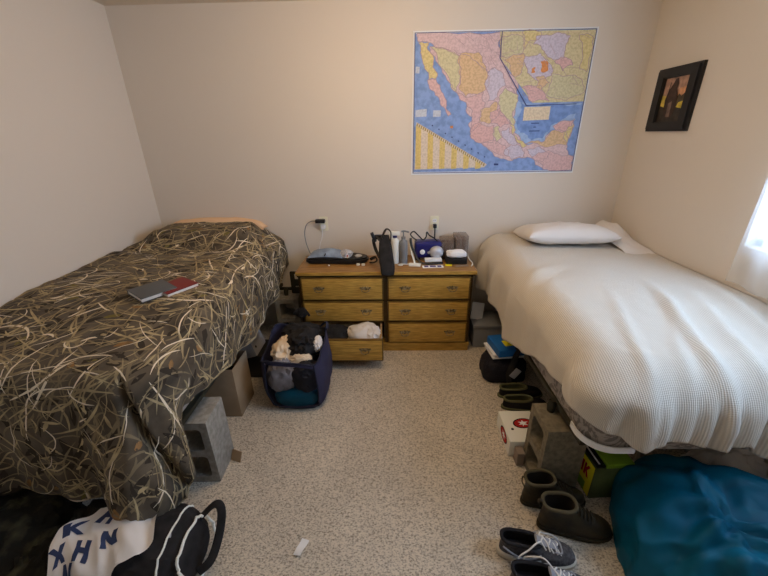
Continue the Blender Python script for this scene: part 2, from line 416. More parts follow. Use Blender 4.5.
b = drape(XL+.012, LX, 1, 1.10, 2.93, .16, .10, l_top, l_hem, l_fold, ns=46, step=.024, wr=.007, ws=6)
bvh = BVHTree.FromBMesh(b)
base_faces = list(b.faces)
areas = np.cumsum([f.calc_area() for f in base_faces])
def walk(p, n, ang, length, curve, nstep):
    """points of a strand that runs over the cover from p"""
    a = n.cross(Vector((0, 0, 1))); a = a if a.length > .2 else n.cross(Vector((0, 1, 0)))
    a.normalize(); bb = n.cross(a); d = a*math.cos(ang) + bb*math.sin(ang); out = []
    for k in range(nstep):
        out.append((p.copy(), n.copy(), d.copy()))
        d = Matrix.Rotation(curve + rng.uniform(-.10, .10), 3, n) @ d
        q, nn, _, _ = bvh.find_nearest(p + d*length/nstep)
        if q is None: break
        d = (q - p); 
        if d.length < 1e-5: break
        d.normalize(); p = q; n = nn
        d = (d - n*d.dot(n)).normalized()
    return out
def strand(bm, pts, w, mi, off):
    m = len(pts)
    if m < 3: return
    prev = None
    for k, (p, n, d) in enumerate(pts):
        ww = w*math.sin(PI*(k+.35)/(m-.3))**.5*(.75+.5*rng.random()) if 0 < k < m-1 else w*.2
        s = n.cross(d)*ww*.5
        ab = [p + s + n*off, p - s + n*off]
        for e in ab: e.x = max(e.x, XL+.006)
        v = (bm.verts.new(ab[0]), bm.verts.new(ab[1]))
        if prev:
            f = bm.faces.new((prev[0], prev[1], v[1], v[0])); f.material_index = mi; f.smooth = True
        prev = v
def seed_point():
    i = int(np.searchsorted(areas, rng.random()*areas[-1])); f = base_faces[min(i, len(base_faces)-1)]
    return f.calc_center_median(), f.normal.copy()
pat = bmesh.new()
plan = [(260, 2, (.05, .16), (.012, .035), 4, .0006), (110, 6, (.06, .2), (.012, .035), 5, .0008), (40, 5, (.05, .10), (.01, .025), 5, .0010), (45, 4, (.04, .10), (.014, .035), 4, .0012),
        (900, 3, (.06, .28), (.004, .013), 8, .0014), (620, 1, (.06, .36), (.0035, .011), 10, .0018), (240, 1, (.03, .09), (.006, .016), 6, .0022), (110, 2, (.05, .26), (.003, .008), 9, .0026)]
# material slots of the cover: 0 base 1 reed 2 pale 3 mid 4 leaf 5 olive 6 dark
for cnt, mi, lr, wr_, st, off in plan:
    if mi == 2 and st == 4: mi = 6
    for _ in range(cnt):
        p, n = seed_point()
        if n.z > .5: ang = rng.gauss(0, .55) + (PI if rng.random() < .5 else 0) + .25
        else: ang = rng.gauss(PI/2*.8, .7) + (PI if rng.random() < .5 else 0)
        q = walk(p, n, ang, rng.uniform(*lr), rng.gauss(0, .13), st)
        strand(pat, q, rng.uniform(*wr_), 2 if (mi == 1 and rng.random() < .14) else mi, off + rng.random()*.0004)
thicken(b, .010)
tmp = bpy.data.meshes.new('tmp'); pat.to_mesh(tmp); pat.free(); b.from_mesh(tmp); bpy.data.meshes.remove(tmp)
o = obj('comforter', b, [M[k] for k in ('camo_base', 'camo_reed', 'camo_pale', 'camo_mid', 'camo_leaf', 'camo_olive', 'camo_dark')], angle=None)
tag(o, 'brown comforter printed with pale marsh reeds, spread over the left bed', 'comforter')
def pillow(b, c, s, rz=0, ry=0, seed=1, n=28):
    t = bmesh.new(); bmesh.ops.create_cube(t, size=2); bmesh.ops.subdivide_edges(t, edges=list(t.edges), cuts=n, use_grid_fill=True)
    for v in t.verts:
        x, y, z = v.co; u = max(0, 1-abs(x)**3.2); w = max(0, 1-abs(y)**3.2); th = (u*w)**.42
        px = x*(1-.05*(1-abs(y))**1)*1.0; py = y*(1-.07*(1-abs(x)))
        zz = z*(.06+.94*th) + .16*th*ridge(Vector((x*1.3, y*1.1, z*.4)), seed) + .04*nz(x*4, y*4, seed)
        v.co = Vector((px*s[0], py*s[1], zz*s[2]))
    merge(b, t, 0, Matrix.Translation(c) @ rotz(rz) @ Matrix.Rotation(ry, 4, 'X')); return b
b = nb(); pillow(b, (-1.43, 2.885, .952), (.40, .05, .072), 0, 0, 4, 20)
tag(obj('pillow', b, M['pillow_peach']), 'peach pillow edge showing along the wall behind the camouflage comforter', 'pillow')
def book(name, c, ang, L, W, T, m, label, tilt=0):
    t = thing(name, label, 'book', (c[0], c[1], c[2]), 'books lying on the camouflage comforter')
    MM = Matrix.Translation(c) @ rotz(ang) @ Matrix.Rotation(tilt, 4, 'Y')
    b = nb(); box(b, (-W/2, -L/2, 0), (W/2, L/2, .0025), .001, 0, MM); box(b, (-W/2, -L/2, T-.0025), (W/2, L/2, T), .001, 0, MM); box(b, (-W/2-.002, -L/2, 0), (-W/2+.003, L/2, T), .002, 0, MM)
    obj('cover', b, M[m], t)
    b = nb(); box(b, (-W/2+.003, -L/2+.003, .0025), (W/2-.003, L/2-.003, T-.0025), .001, 0, MM); obj('page_block', b, M['pages'], t)
book('book', (-1.145, 1.73, .905), math.radians(-28), .175, .14, .02, 'book_red', 'dark red hardback book partly under the grey one on the camouflage comforter', .06)
book('book', (-1.225, 1.665, .912), math.radians(-33), .175, .145, .022, 'book_grey', 'dark grey hardback book on top of the red one on the camouflage comforter', .10)

# ---- cinder blocks ---------------------------------------------
def cinder(label, M_, m='concrete'):
    b = nb(); prism(b, rrect(-.097, 0, .097, .39, .006, 2), [rrect(-.062, .215, .062, .350, .02, 4), rrect(-.062, .04, .062, .175, .02, 4)], .19, M_ @ Matrix.Translation((0, .095, 0)) @ Matrix.Rotation(PI/2, 4, 'X'))
    tag(obj('cinder_block', b, M[m]), label, 'concrete block', 'concrete blocks raising the beds')
cinder('grey concrete block on end under the foot corner of the camouflage bed', Matrix.Translation((-.992, 1.392, 0)) @ rotz(math.radians(2)))
cinder('shadowed concrete block on end under the head of the camouflage bed, beside the dresser', Matrix.Translation((-.885, 2.79, 0)) @ rotz(.03), 'concrete')
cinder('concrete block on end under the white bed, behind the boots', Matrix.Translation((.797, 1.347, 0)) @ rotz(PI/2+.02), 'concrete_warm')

# ---- right bed -------------------------------------------------
t = thing('steel_bedstead', 'dark steel bed frame on concrete blocks under the white bed', 'bed frame', (1.28, 2.0, .39))
b = nb()
for x in (.80, 1.77): box(b, (x-.018, 1.14, .425), (x+.018, 2.9, .452), .003)
for y in (1.42, 2.05, 2.72): box(b, (.80, y-.016, .427), (1.77, y+.016, .45), .003)
obj('rail', b, M['steel_dark'], t)
b = nb(); tube(b, [(.768, 1.385, .392), (.768, 1.385, .43), (.77, 1.39, .449)], [.018, .022, .016], 10); obj('leg', b, M['steel_dark'], t)
b = nb(); tube(b, [(1.30, 1.42, .43), (1.31, 1.42, .0)], .02, 8); tube(b, [(1.36, 1.42, .43), (1.60, 1.43, .002)], .014, 8)
obj('middle_leg', b, M['steel_pale'], t)
b = nb(); tube(b, [(1.70, 1.42, .43), (1.705, 1.42, 0)], .02, 8); obj('leg', b, M['steel_pale'], t)
t = thing('box_spring', 'grey flower-patterned mattress showing below the white knitted blanket', 'mattress', (1.28, 2.0, .452))
b = nb(); rounded_slab(b, .785, XR-.01, 1.085, 2.93, .453, .655, .10, .02); rounded_slab(b, .86, XR-.03, 1.20, 2.90, .66, .765, .14, .05)
obj('ticking', b, M['ticking'], t)
b = nb(); pts = [(.779, 1.22)] + [(.885-.108*math.cos(a), 1.185-.108*math.sin(a)) for a in [PI/2*k/10 for k in range(11)]] + [(.96, 1.077)]
for q0, q1 in zip(pts, pts[1:]): pass
cg = bmesh.new(); lo_ = [cg.verts.new((p[0], p[1], .455)) for p in pts]; hi_ = [cg.verts.new((p[0], p[1], .484)) for p in pts]
for k in range(len(pts)-1): cg.faces.new((lo_[k], lo_[k+1], hi_[k+1], hi_[k]))
bmesh.ops.recalc_face_normals(cg, faces=cg.faces); bmesh.ops.solidify(cg, geom=list(cg.faces), thickness=.006)
merge(b, cg); obj('corner_guard', b, M['white_plastic'], t)['label'] = 'white plastic corner guard'
RXS = .745
def r_top(x, y):
    z = .865 - .05*smooth01((1.7-y)/.65)
    for (x0, x1, w, a, y0) in ((1.15, .96, .030, .014, 1.9), (1.42, 1.22, .034, .030, 2.0), (1.55, 1.38, .035, .018, 1.9), (1.34, 1.10, .03, .012, 1.7), (1.72, 1.58, .04, .02, 2.1)):
        f = smooth01((y0-y)/.5); xx = x0 + (x1-x0)*smooth01((y0-y)/(y0-1.06))
        z += a*f*gauss(x, xx, w)
    z += .012*gauss(y-.6*(x-.8), 2.0, .05)*smooth01((1.15-x)/.3) - .010*gauss(y-.7*(x-.8), 1.88, .05)*smooth01((1.15-x)/.3)
    z += .006*nz(x*3, y*2, 9)
    return z
def r_hem(kind, v):
    if kind == 'side': return float(np.interp(v, [1.3, 1.35, 1.47, 1.62, 1.78, 1.95, 2.05, 2.2, 2.4, 2.7, 2.95], [.61, .605, .585, .54, .475, .42, .395, .45, .50, .47, .56]))
    if kind == 'fan': return float(np.interp(v, [0, .35, .6, .8, 1], [.615, .615, .58, .535, .52]))
    return float(np.interp(v, [.9, .96, 1.01, 1.08, 1.19, 1.25, 1.33, 1.40, 1.47, 1.8], [.525, .515, .53, .545, .515, .505, .53, .47, .465, .47]))
def r_fold(kind, v, d, q):
    g = smooth01((d-.04)/.22)
    if kind == 'side':
        h = smooth01((v-2.25)/.3)
        return g*((.008+.02*h)*math.sin(v*19) + (.004+.012*h)*math.sin(v*37+1) + .015*gauss(v, 2.0, .12)) + .02*g*h
    if kind == 'fan': return .06*smooth01(d/.14)*math.sin(PI*v) + g*(.035*gauss(v, .92, .09) - .035*gauss(v, .72, .07) + .012*gauss(v, .3, .15))
    f = 0; vl = (.80, .955, 1.045, 1.135, 1.20, 1.275, 1.385, 1.49, 1.60, 1.72, 1.85)
    for k in range(len(vl)-1):
        if vl[k] <= v < vl[k+1]: f = (.010, .040, .022, .030, .052, .034, .052, .034, .044, .03)[k]*math.sin(PI*(v-vl[k])/(vl[k+1]-vl[k]))**.75
    return g*f
b = drape(XR-.004, RXS, -1, 1.055, 2.94, .24, .17, r_top, r_hem, r_fold, ns=44, step=.018, wr=.002, ws=5)
thicken(b, .007)
tag(obj('knitted_blanket', b, M['knit'], angle=None), 'cream waffle-knit blanket spread over the right bed, hanging in folds at the foot', 'blanket')
b = nb(); pillow(b, (1.295, 2.68, .922), (.31, .22, .075), math.radians(-3), -.16, 2, 30)
tag(obj('pillow', b, M['white_cloth']), 'flat white pillow at the head of the white bed', 'pillow')
def rump(u, v):
    x = 1.60 + .19*u; y = 2.86 - .50*v
    z = .878 + .09*max(0, math.sin(PI*min(1, u*.95+.04)))**.7*smooth01((1-v)/.7)*(.8+.35*ridge(Vector((x*6, y*5, 2)), 5)) - .012*smooth01((v-.85)/.15)
    return (x, y, z)
b = nb(); grid_sheet(b, rump, 24, 36, 0, .004)
tag(obj('bed_sheet', b, M['white_sheet']), 'rumpled white sheet bunched between the white pillow and the right wall', 'sheet')
# sheer curtain at the window
def curt(u, v):
    y = 1.785 - 1.72*u; z = 2.33 - (2.33-.905)*v
    x = XR - .036 + .018*math.sin(u*44 + .6*math.sin(v*3)) - .01*v
    return (x, y, z)
b = nb(); grid_sheet(b, curt, 120, 30)
t = thing('curtain', 'sheer white curtain over the bright window at the right edge', 'curtain', (XR-.05, .92, .905))
obj('sheer_panel', b, M['sheer'], t, angle=None)
b = nb(); tube(b, [(XR-.036, -.05, 2.34), (XR-.036, 1.83, 2.34)], .011, 10)
for y in (0.0, 1.78): box(b, (XR-.06, y-.01, 2.33), (XR-.0, y+.01, 2.35))
obj('rod', b, M['white_plastic'], t)
# ---------------------------------------------------------------- dresser
mat('oak_edge', (112, 84, 34), .42, (84, 60, 22), 9, 5, (1.2, 8, 14), spec=.45)
DX0, DX1, DY, DB = -.712, .612, 2.520, 2.905
t = dr = thing('dresser', 'low six-drawer wooden dresser between the beds, bottom left drawer pulled out', 'dresser', (-.05, 2.71, 0))
b = nb(); box(b, (DX0-.013, DY-.022, .672), (DX1+.023, DB, .70), .005); b.normal_update()
for f in b.faces: f.material_index = 1 if f.normal.z < .5 else 0
obj('top', b, [M['oak_top'], M['oak']], t)['label'] = 'worn dresser top'
b = nb(); box(b, (DX0-.006, DY-.010, .658), (DX1+.014, DB, .672), .003)
obj('moulding', b, M['oak_dark'], t)
b = nb()
box(b, (DX0, DY, .075), (DX0+.02, DB, .658)); box(b, (DX1-.02, DY, .075), (DX1, DB, .658)); box(b, (DX0+.02, DB-.008, .075), (DX1-.02, DB, .658))
box(b, (-.064, DY, .075), (-.036, DB-.01, .648))
for z in (.458, .272): box(b, (DX0+.02, DY+.002, z-.006), (DX1-.02, DB-.01, z+.006))
box(b, (DX0+.02, DY+.002, .636), (DX1-.02, DY+.03, .648))
obj('carcass', b, M['oak_dark'], t, smooth=False)
b = nb(); box(b, (DX0, DY-.004, 0), (DX1+.004, DB, .062), .003); box(b, (DX0-.004, DY-.012, .052), (DX1+.010, DB, .078), .006)
obj('base', b, M['oak'], t)
wing = [(-.046, .004), (-.040, .013), (-.028, .010), (-.018, .017), (-.008, .011), (0, .020), (.008, .011), (.018, .017), (.028, .010), (.040, .013), (.046, .004), (.036, -.004), (.026, -.012), (.012, -.008), (0, -.016), (-.012, -.008), (-.026, -.012), (-.036, -.004)]
def drawer(x0, x1, z0, z1, out, depth=.33):
    y = DY - .016 - out
    d = bpy.data.objects.new('drawer', None); COL.objects.link(d); d.parent = dr; d.location = (0, 0, 0); WL[d.name] = WL[dr.name].copy(); d.empty_display_size = .03
    b = nb(); box(b, (x0, y, z0), (x1, y+.02, z1), .007, 0, None, 2)
    box(b, (x0+.010, y-.003, z0+.010), (x1-.010, y+.004, z1-.012), .003, 1)
    obj('drawer_front', b, [M['oak_edge'], M['oak']], d)
    if out > .05:
        b = nb(); zt = z1-.02
        box(b, (x0+.02, y+.02, z0+.02), (x1-.02, y+.02+depth, z0+.028))
        box(b, (x0+.014, y+.02, z0+.01), (x0+.027, y+.02+depth, zt)); box(b, (x1-.027, y+.02, z0+.01), (x1-.014, y+.02+depth, zt)); box(b, (x0+.027, y+.008+depth, z0+.02), (x1-.027, y+.02+depth, zt))
        obj('drawer_box', b, M['raw_wood'], d, smooth=False)['label'] = 'pale bare wood drawer sides'
    for hx in (x0+.135, x1-.135):
        zc = (z0+z1)/2+.006; T = Matrix.Translation((hx, y-.003, zc)) @ Matrix.Rotation(PI/2, 4, 'X')
        b = nb(); prism(b, wing, (), .003, T)
        for s in (-1, 1): lathe(b, [(.006, 0), (.005, .012), (.001, .014)], (0, 0, 0), 10, 0, T @ Matrix.Translation((s*.030, .002, .003)))
        tube(b, spline([(hx-.030, y-.017, zc+.002), (hx-.026, y-.022, zc-.014), (hx-.01, y-.024, zc-.022), (hx+.01, y-.024, zc-.022), (hx+.026, y-.022, zc-.014), (hx+.030, y-.017, zc+.002)], 4), .0032, 8)
        obj('handle', b, M['antique_brass'], d)
    return d
for r_, (z0, z1) in enumerate(((.466, .655), (.280, .455), (.084, .270))):
    drawer(-.692, -.066, z0, z1, .255 if r_ == 2 else .0)
    drawer(-.034, .592, z0, z1, 0)
# clothes in the open drawer
b = nb(); blob(b, (-.22, 2.43, .205), (.115, .10, .075), 3, .28, 2.6, 4, .115); blob(b, (-.15, 2.40, .21), (.06, .08, .065), 8, .28, 2.6, 4, .115)
tag(obj('folded_shirt', b, M['white_cloth']), 'crumpled white clothing in the open dresser drawer', 'clothing')
b = nb(); blob(b, (-.45, 2.43, .185), (.11, .11, .075), 5, .3, 2.6, 4, .115)
tag(obj('dark_shirt', b, M['black_cloth']), 'black clothing at the left of the open dresser drawer', 'clothing')
# a black thing hanging at the dresser's left corner
b = nb(); blob(b, (-.705, 2.478, .375), (.036, .026, .034), 11, .45, 3.5, 4); tube(b, spline([(-.70, 2.47, .38), (-.745, 2.47, .40), (-.76, 2.47, .365)], 5), .009, 8); tube(b, spline([(-.70, 2.47, .37), (-.665, 2.47, .39), (-.645, 2.475, .35)], 5), .009, 8)

tag(obj('glove', b, M['black_cloth']), 'small crumpled black glove hanging at the left corner of the dresser front', 'glove')

# ---- on the dresser --------------------------------------------
ZT = .70
def slab_outline(b, pts, z0, z1, mi=0, bev=.004):
    t = bmesh.new(); f = t.faces.new([t.verts.new((p[0], p[1], z0)) for p in pts])
    g = bmesh.ops.extrude_face_region(t, geom=[f]); bmesh.ops.translate(t, verts=[v for v in g['geom'] if isinstance(v, bmesh.types.BMVert)], vec=(0, 0, z1-z0))
    bmesh.ops.recalc_face_normals(t, faces=t.faces)
    if bev: bmesh.ops.bevel(t, geom=[e for e in t.edges if abs(e.verts[0].co.z-e.verts[1].co.z) < 1e-6], offset=bev, segments=2, affect='EDGES')
    merge(b, t, mi)
t = thing('organizer_pouch', 'open black zip pouch with blue-grey panels at the left end of the dresser top', 'pouch', (-.47, 2.76, ZT))
lens = spline([(-.69, 2.75, 0), (-.66, 2.685, 0), (-.50, 2.675, 0), (-.30, 2.665, 0), (-.205, 2.70, 0), (-.19, 2.78, 0), (-.30, 2.85, 0), (-.50, 2.87, 0), (-.63, 2.85, 0), (-.69, 2.75, 0)], 5)[:-1]
b = nb(); slab_outline(b, [(p.x, p.y) for p in lens], ZT+.001, ZT+.045, 0, .014); obj('pouch_body', b, M['black_plastic'], t)
def panel(u, v): 
    x = -.665 + .275*u + .02*v; y = 2.70 + .135*v - .02*u + .01*math.sin(u*3); return (x, y, ZT+.046 + .045*math.sin(PI*u)**.5*math.sin(PI*v)**.5 + .012*v + .004*ridge(Vector((u*4, v*4, 1)), 2))
b = nb(); grid_sheet(b, panel, 24, 16, 0, .004); obj('front_panel', b, M['pouch_fabric'], t)['label'] = 'blue-grey fabric panels'
b = nb(); tube(b, spline([(-.675, 2.695, ZT+.043), (-.56, 2.692, ZT+.052), (-.45, 2.688, ZT+.05), (-.385, 2.69, ZT+.046), (-.37, 2.76, ZT+.056), (-.40, 2.83, ZT+.058)], 6), .0045, 8)
tube(b, spline([(-.53, 2.69, ZT+.068), (-.515, 2.76, ZT+.086), (-.505, 2.83, ZT+.075)], 6), .0045, 8); obj('zipper', b, M['black_plastic'], t)
b = nb(); lathe(b, [(.028, 0), (.03, .008), (.022, .013), (.004, .014)], (-.265, 2.735, ZT+.046), 20)
tag(obj('wristwatch', b, M['silver']), 'round silver watch face in the black zip pouch', 'watch')
b = nb(); prism(b, [(-.018, -.012), (.018, -.012), (0, .024)], (), .006, Matrix.Translation((-.35, 2.705, ZT+.058)) @ Matrix.Rotation(.9, 4, 'X')); prism(b, [(-.009, -.007), (.009, -.007), (0, .012)], (), .002, Matrix.Translation((-.35, 2.7005, ZT+.063)) @ Matrix.Rotation(.9, 4, 'X'), 1)
box(b, (-.352, 2.695, ZT+.042), (-.346, 2.703, ZT+.056), 0, 2)
tag(obj('key_tag', b, [M['paper'], M['red_print'], M['yellow_print']]), 'white, red and yellow tag standing in the black zip pouch', 'key tag')
b = nb(); blob(b, (-.365, 2.75, ZT+.062), (.04, .045, .028), 4, .4, 4, 4, ZT+.0455); tag(obj('keys', b, M['silver']), 'silvery keys heaped in the middle of the black zip pouch', 'keys')
for x, y, lab in ((-.262, 2.645, 'left of two little white foam earplugs before the black zip pouch'), (-.222, 2.640, 'right of two little white foam earplugs before the black zip pouch')):
    b = nb(); box(b, (x-.014, y-.012, ZT+.0005), (x+.014, y+.012, ZT+.018), .007); tag(obj('earplug', b, M['box_white']), lab, 'earplug', 'earplugs on the dresser')
b = nb(); lathe(b, [(.008, 0), (.008, .006), (.003, .009)], (-.492, 2.645, ZT+.0005), 10); tag(obj('foam_bead', b, M['paper']), 'tiny white bead in front of the blue-grey pouch', 'bead')
# holster over the front edge
t = thing('holster', 'black nylon holster hanging over the front edge of the dresser top', 'holster', (-.04, 2.56, ZT))
b = nb(); FR = DY-.022
secs = [(-.05, 2.66, .935, .030, .022), (-.05, 2.635, .89, .044, .028), (-.045, 2.59, .83, .052, .034), (-.038, 2.54, .77, .055, .034), (-.03, 2.505, .735, .053, .030), (-.03, 2.478, .705, .050, .024), (-.03, 2.472, .69, .046, .020)]
tb = bmesh.new(); rings = []
for (x, y, z, w, th) in secs:
    rings.append([tb.verts.new((x+px*w/.05, y+py*th/.03, z+pz)) for px, py, pz in [(qx, qy, 0) for qx, qy in rrect(-.05, -.03, .05, .03, .018, 4)]])
for r0, r1 in zip(rings, rings[1:]):
    for k in range(len(r0)): tb.faces.new((r0[k], r0[(k+1) % len(r0)], r1[(k+1) % len(r0)], r1[k]))
tb.faces.new(rings[0]); tb.faces.new(rings[-1][::-1]); bmesh.ops.recalc_face_normals(tb, faces=tb.faces); merge(b, tb)
obj('holster_body', b, M['black_cloth'], t)
b = nb(); tube(b, spline([(-.085, 2.64, .90), (-.12, 2.68, .93), (-.14, 2.70, .89), (-.125, 2.69, .82), (-.10, 2.65, .78), (-.09, 2.62, .77)], 5), .016, 8, flat=.35)
tube(b, spline([(-.075, 2.63, .92), (-.04, 2.65, .985), (-.005, 2.65, .96), (-.01, 2.62, .88)], 5), .014, 8, flat=.35); obj('strap', b, M['black_plastic'], t)
b = nb(); box(b, (-.13, 2.665, .90), (-.07, 2.70, .935), .008, 0); tube(b, [(-.125, 2.67, .885), (-.15, 2.665, .955)], .013, 8); obj('buckle', b, M['black_plastic'], t)
b = nb(); tube(b, spline([(-.17, 2.68, ZT+.014), (-.14, 2.66, ZT+.02), (-.115, 2.65, ZT+.04), (-.13, 2.70, ZT+.05), (-.17, 2.71, ZT+.028)], 5), .012, 8, flat=.5)
tag(obj('belt', b, M['black_cloth']), 'black belt strap curled beside the holster on the dresser', 'belt')
def bottle(x, y, h, r, body, cap, trig, label):
    t = thing('spray_bottle' if trig else 'pump_bottle', label, 'bottle', (x, y, ZT))
    b = nb(); lathe(b, [(r*.92, ZT+.001), (r, ZT+.006), (r, ZT+h*.74), (r*.9, ZT+h*.80), (r*.45, ZT+h*.86), (r*.4, ZT+h*.90)], (x, y, 0), 20); obj('bottle_body', b, M[body], t)
    b = nb(); lathe(b, [(r*.5, ZT+h*.885), (r*.5, ZT+h*.95), (r*.42, ZT+h*.955)], (x, y, 0), 16); obj('collar', b, M[cap], t)
    b = nb()
    if trig:
        box(b, (x-r*.9, y-.012, ZT+h*.95), (x+r*1.1, y+.012, ZT+h*1.08), .006); tube(b, [(x-r*.6, y-.002, ZT+h*.96), (x-r*1.0, y-.012, ZT+h*.84)], .005, 8)
    else:
        tube(b, [(x, y, ZT+h*.95), (x, y, ZT+h*1.13)], .005, 8); tube(b, spline([(x-.016, y, ZT+h*1.13), (x+.005, y, ZT+h*1.15), (x+.04, y-.015, ZT+h*1.13)], 4), .007, 8)
    obj('nozzle', b, M['box_white' if trig else 'grey_plastic'], t)
bottle(.026, 2.70, .235, .034, 'box_white', 'blue_plastic', True, 'white spray bottle with a blue collar on the dresser, next to the holster')
bottle(.092, 2.692, .225, .033, 'grey_plastic', 'grey_plastic', False, 'grey pump bottle with a bent spout on the dresser')
for x, y, h, m, lab in ((.0, 2.78, .235, 'box_white', 'white topped bottle standing farthest back behind the holster'),(-.045, 2.77, .20, 'beige_cloth', 'beige topped bottle standing behind the holster, left of the white one')):
    b = nb(); lathe(b, [(.026, ZT+.001), (.028, ZT+h*.7), (.012, ZT+h*.8), (.012, ZT+h*.86), (.016, ZT+h*.87), (.016, ZT+h), (.006, ZT+h*1.01)], (x, y, 0), 16)
    tag(obj('bottle', b, M[m]), lab, 'bottle', 'bottles behind the holster')
# blue machine
t = thing('breathing_machine', 'dark blue electric pump with a white knob among cables on the dresser', 'machine', (.30, 2.80, ZT))
b = nb(); box(b, (.185, 2.745, ZT+.02), (.40, 2.86, ZT+.155), .03, 0, None, 4); obj('housing', b, M['blue_plastic'], t)
b = nb(); lathe(b, [(.020, 0), (.020, .008), (.012, .012), (.001, .013)], (0, 0, 0), 20, 0, Matrix.Translation((.245, 2.746, ZT+.075)) @ Matrix.Rotation(PI/2, 4, 'X')); obj('knob', b, M['white_plastic'], t)
b = nb(); lathe(b, [(.010, 0), (.010, .006), (.001, .007)], (0, 0, 0), 14, 0, Matrix.Translation((.295, 2.746, ZT+.07)) @ Matrix.Rotation(PI/2, 4, 'X')); obj('button', b, M['silver'], t)
b = nb(); blob(b, (.355, 2.735, ZT+.075), (.055, .04, .05), 3, .03, 1, 3); obj('dome', b, M['silver'], t)['label'] = 'silver dome'
b = nb()
b.free()
for x in (.21, .37): b = nb(); box(b, (x-.02, 2.76, ZT+.001), (x+.02, 2.85, ZT+.024), .004); obj('foot', b, M['black_plastic'], t)
b = nb(); tube(b, spline([(.20, 2.79, ZT+.16), (.165, 2.77, ZT+.19), (.15, 2.75, ZT+.22), (.175, 2.75, ZT+.24), (.215, 2.77, ZT+.20), (.25, 2.78, ZT+.165), (.275, 2.79, ZT+.185), (.28, 2.79, ZT+.225), (.30, 2.78, ZT+.20), (.34, 2.78, ZT+.175), (.385, 2.76, ZT+.13), (.42, 2.73, ZT+.05), (.43, 2.70, ZT+.006)], 5), .0055, 8)
tag(obj('power_cord', b, M['black_plastic']), 'black cord looped over the dark blue machine on the dresser', 'cord')
b = nb(); tube(b, spline([(.15, 2.74, ZT+.19), (.155, 2.73, ZT+.14), (.185, 2.70, ZT+.07), (.22, 2.665, ZT+.02), (.28, 2.65, ZT+.008), (.34, 2.655, ZT+.008), (.40, 2.67, ZT+.008)], 5), .010, 8, flat=.6)
tag(obj('cable', b, M['black_plastic']), 'thick black cable sloping from behind the grey pump bottle to the dresser front', 'cable')
b = nb(); tube(b, spline([(.145, 2.755, ZT+.15), (.155, 2.72, ZT+.09), (.175, 2.69, ZT+.03), (.18, 2.67, ZT+.005)], 5), .008, 8, flat=.6)
tag(obj('white_strap', b, M['box_white']), 'white strap leaning just right of the grey pump bottle', 'strap')
# clear cases and the tray
for x0, x1, y0, y1, h, lab in ((.395, .50, 2.77, 2.93, .165, 'left clear disc case with dark contents at the back of the dresser'), (.505, .61, 2.76, 2.92, .195, 'right clear disc case, the taller of the two at the back of the dresser')):
    x1 = min(x1, .632); y1 = min(y1, 2.90)
    t = thing('disc_case', lab, 'case', ((x0+x1)/2, (y0+y1)/2, ZT), 'clear cases on the dresser')
    b = nb(); box(b, (x0, y0, ZT+.001), (x1, y1, ZT+h), .006); obj('case_shell', b, M['clear_plastic'], t)
    b = nb(); n = 5
    for k in range(n): xx = x0+.012+(x1-x0-.024)*k/n; box(b, (xx, y0+.012, ZT+.004), (xx+(x1-x0-.024)/n*.6, y1-.012, ZT+h-.03), .001, k % 2)
    obj('discs', b, [M['cd_edge'], M['box_brown']], t)
t = thing('tray', 'black tray holding white tissues in front of the clear disc cases', 'tray', (.50, 2.71, ZT))
b = nb(); box(b, (.425, 2.645, ZT+.001), (.585, 2.745, ZT+.05), .008); obj('tray_body', b, M['black_plastic'], t)
b = nb(); blob(b, (.505, 2.695, ZT+.075), (.07, .04, .026), 3, .18, 2, 4, ZT+.0505, power=.7); tag(obj('tissue_pack', b, M['paper']), 'white tissue pack lying on the black tray', 'tissues')
def card(x, y, w, l, a, z, m, lab, name='card', h=.003):
    b = nb(); box(b, (-w/2, -l/2, 0), (w/2, l/2, h), .0008, 0, Matrix.Translation((x, y, z)) @ rotz(a))
    return tag(obj(name, b, m), lab, name.replace('_', ' '))
card(.315, 2.60, .16, .055, .06, ZT+.0008, M['paper'], 'white card with purple printing at the front edge of the dresser')
b = nb(); 
for k, (x, w, mm) in enumerate(((.265, .03, 0), (.315, .045, 0), (.365, .03, 0))): box(b, (x-w/2, 2.585, ZT+.0042), (x+w/2, 2.618, ZT+.005), 0, 0, None)
o = tag(obj('leaflet', b, M['purple_print']), 'purple printed leaflet strip lying on the white card', 'leaflet')
card(.18, 2.635, .09, .05, -.2, ZT+.0008, M['box_white'], 'small white packet below the grey pump bottle', 'packet', .012)
card(.325, 2.685, .13, .05, .05, ZT+.02, M['paper'], 'thick white folded paper before the dark blue machine', 'folded_paper', .02)
card(.54, 2.615, .10, .035, .1, ZT+.0008, M['box_brown'], 'flat beige paper slip before the black tray', 'paper_slip')
card(.44, 2.63, .05, .035, -.2, ZT+.0008, M['yellow_print'], 'small yellowish slip at the dresser front, right of the purple card', 'yellow_slip')
b = nb(); tube(b, spline([(.085, 2.63, ZT+.006), (.06, 2.625, ZT+.006), (.05, 2.64, ZT+.006), (.075, 2.655, ZT+.006), (.12, 2.65, ZT+.006), (.14, 2.665, ZT+.006)], 5), .004, 8)
tag(obj('white_cable', b, M['box_white']), 'thin white cord curled in front of the two standing bottles', 'cord')
b = nb(); tube(b, spline([(.62, 2.90, ZT+.05), (.628, 2.87, ZT+.02), (.622, 2.76, ZT+.008), (.63, 2.66, ZT+.006), (.61, 2.6, ZT+.006)], 5), .005, 8)
tag(obj('charging_cord', b, M['box_white']), 'white cord lying along the right end of the dresser top', 'cord')

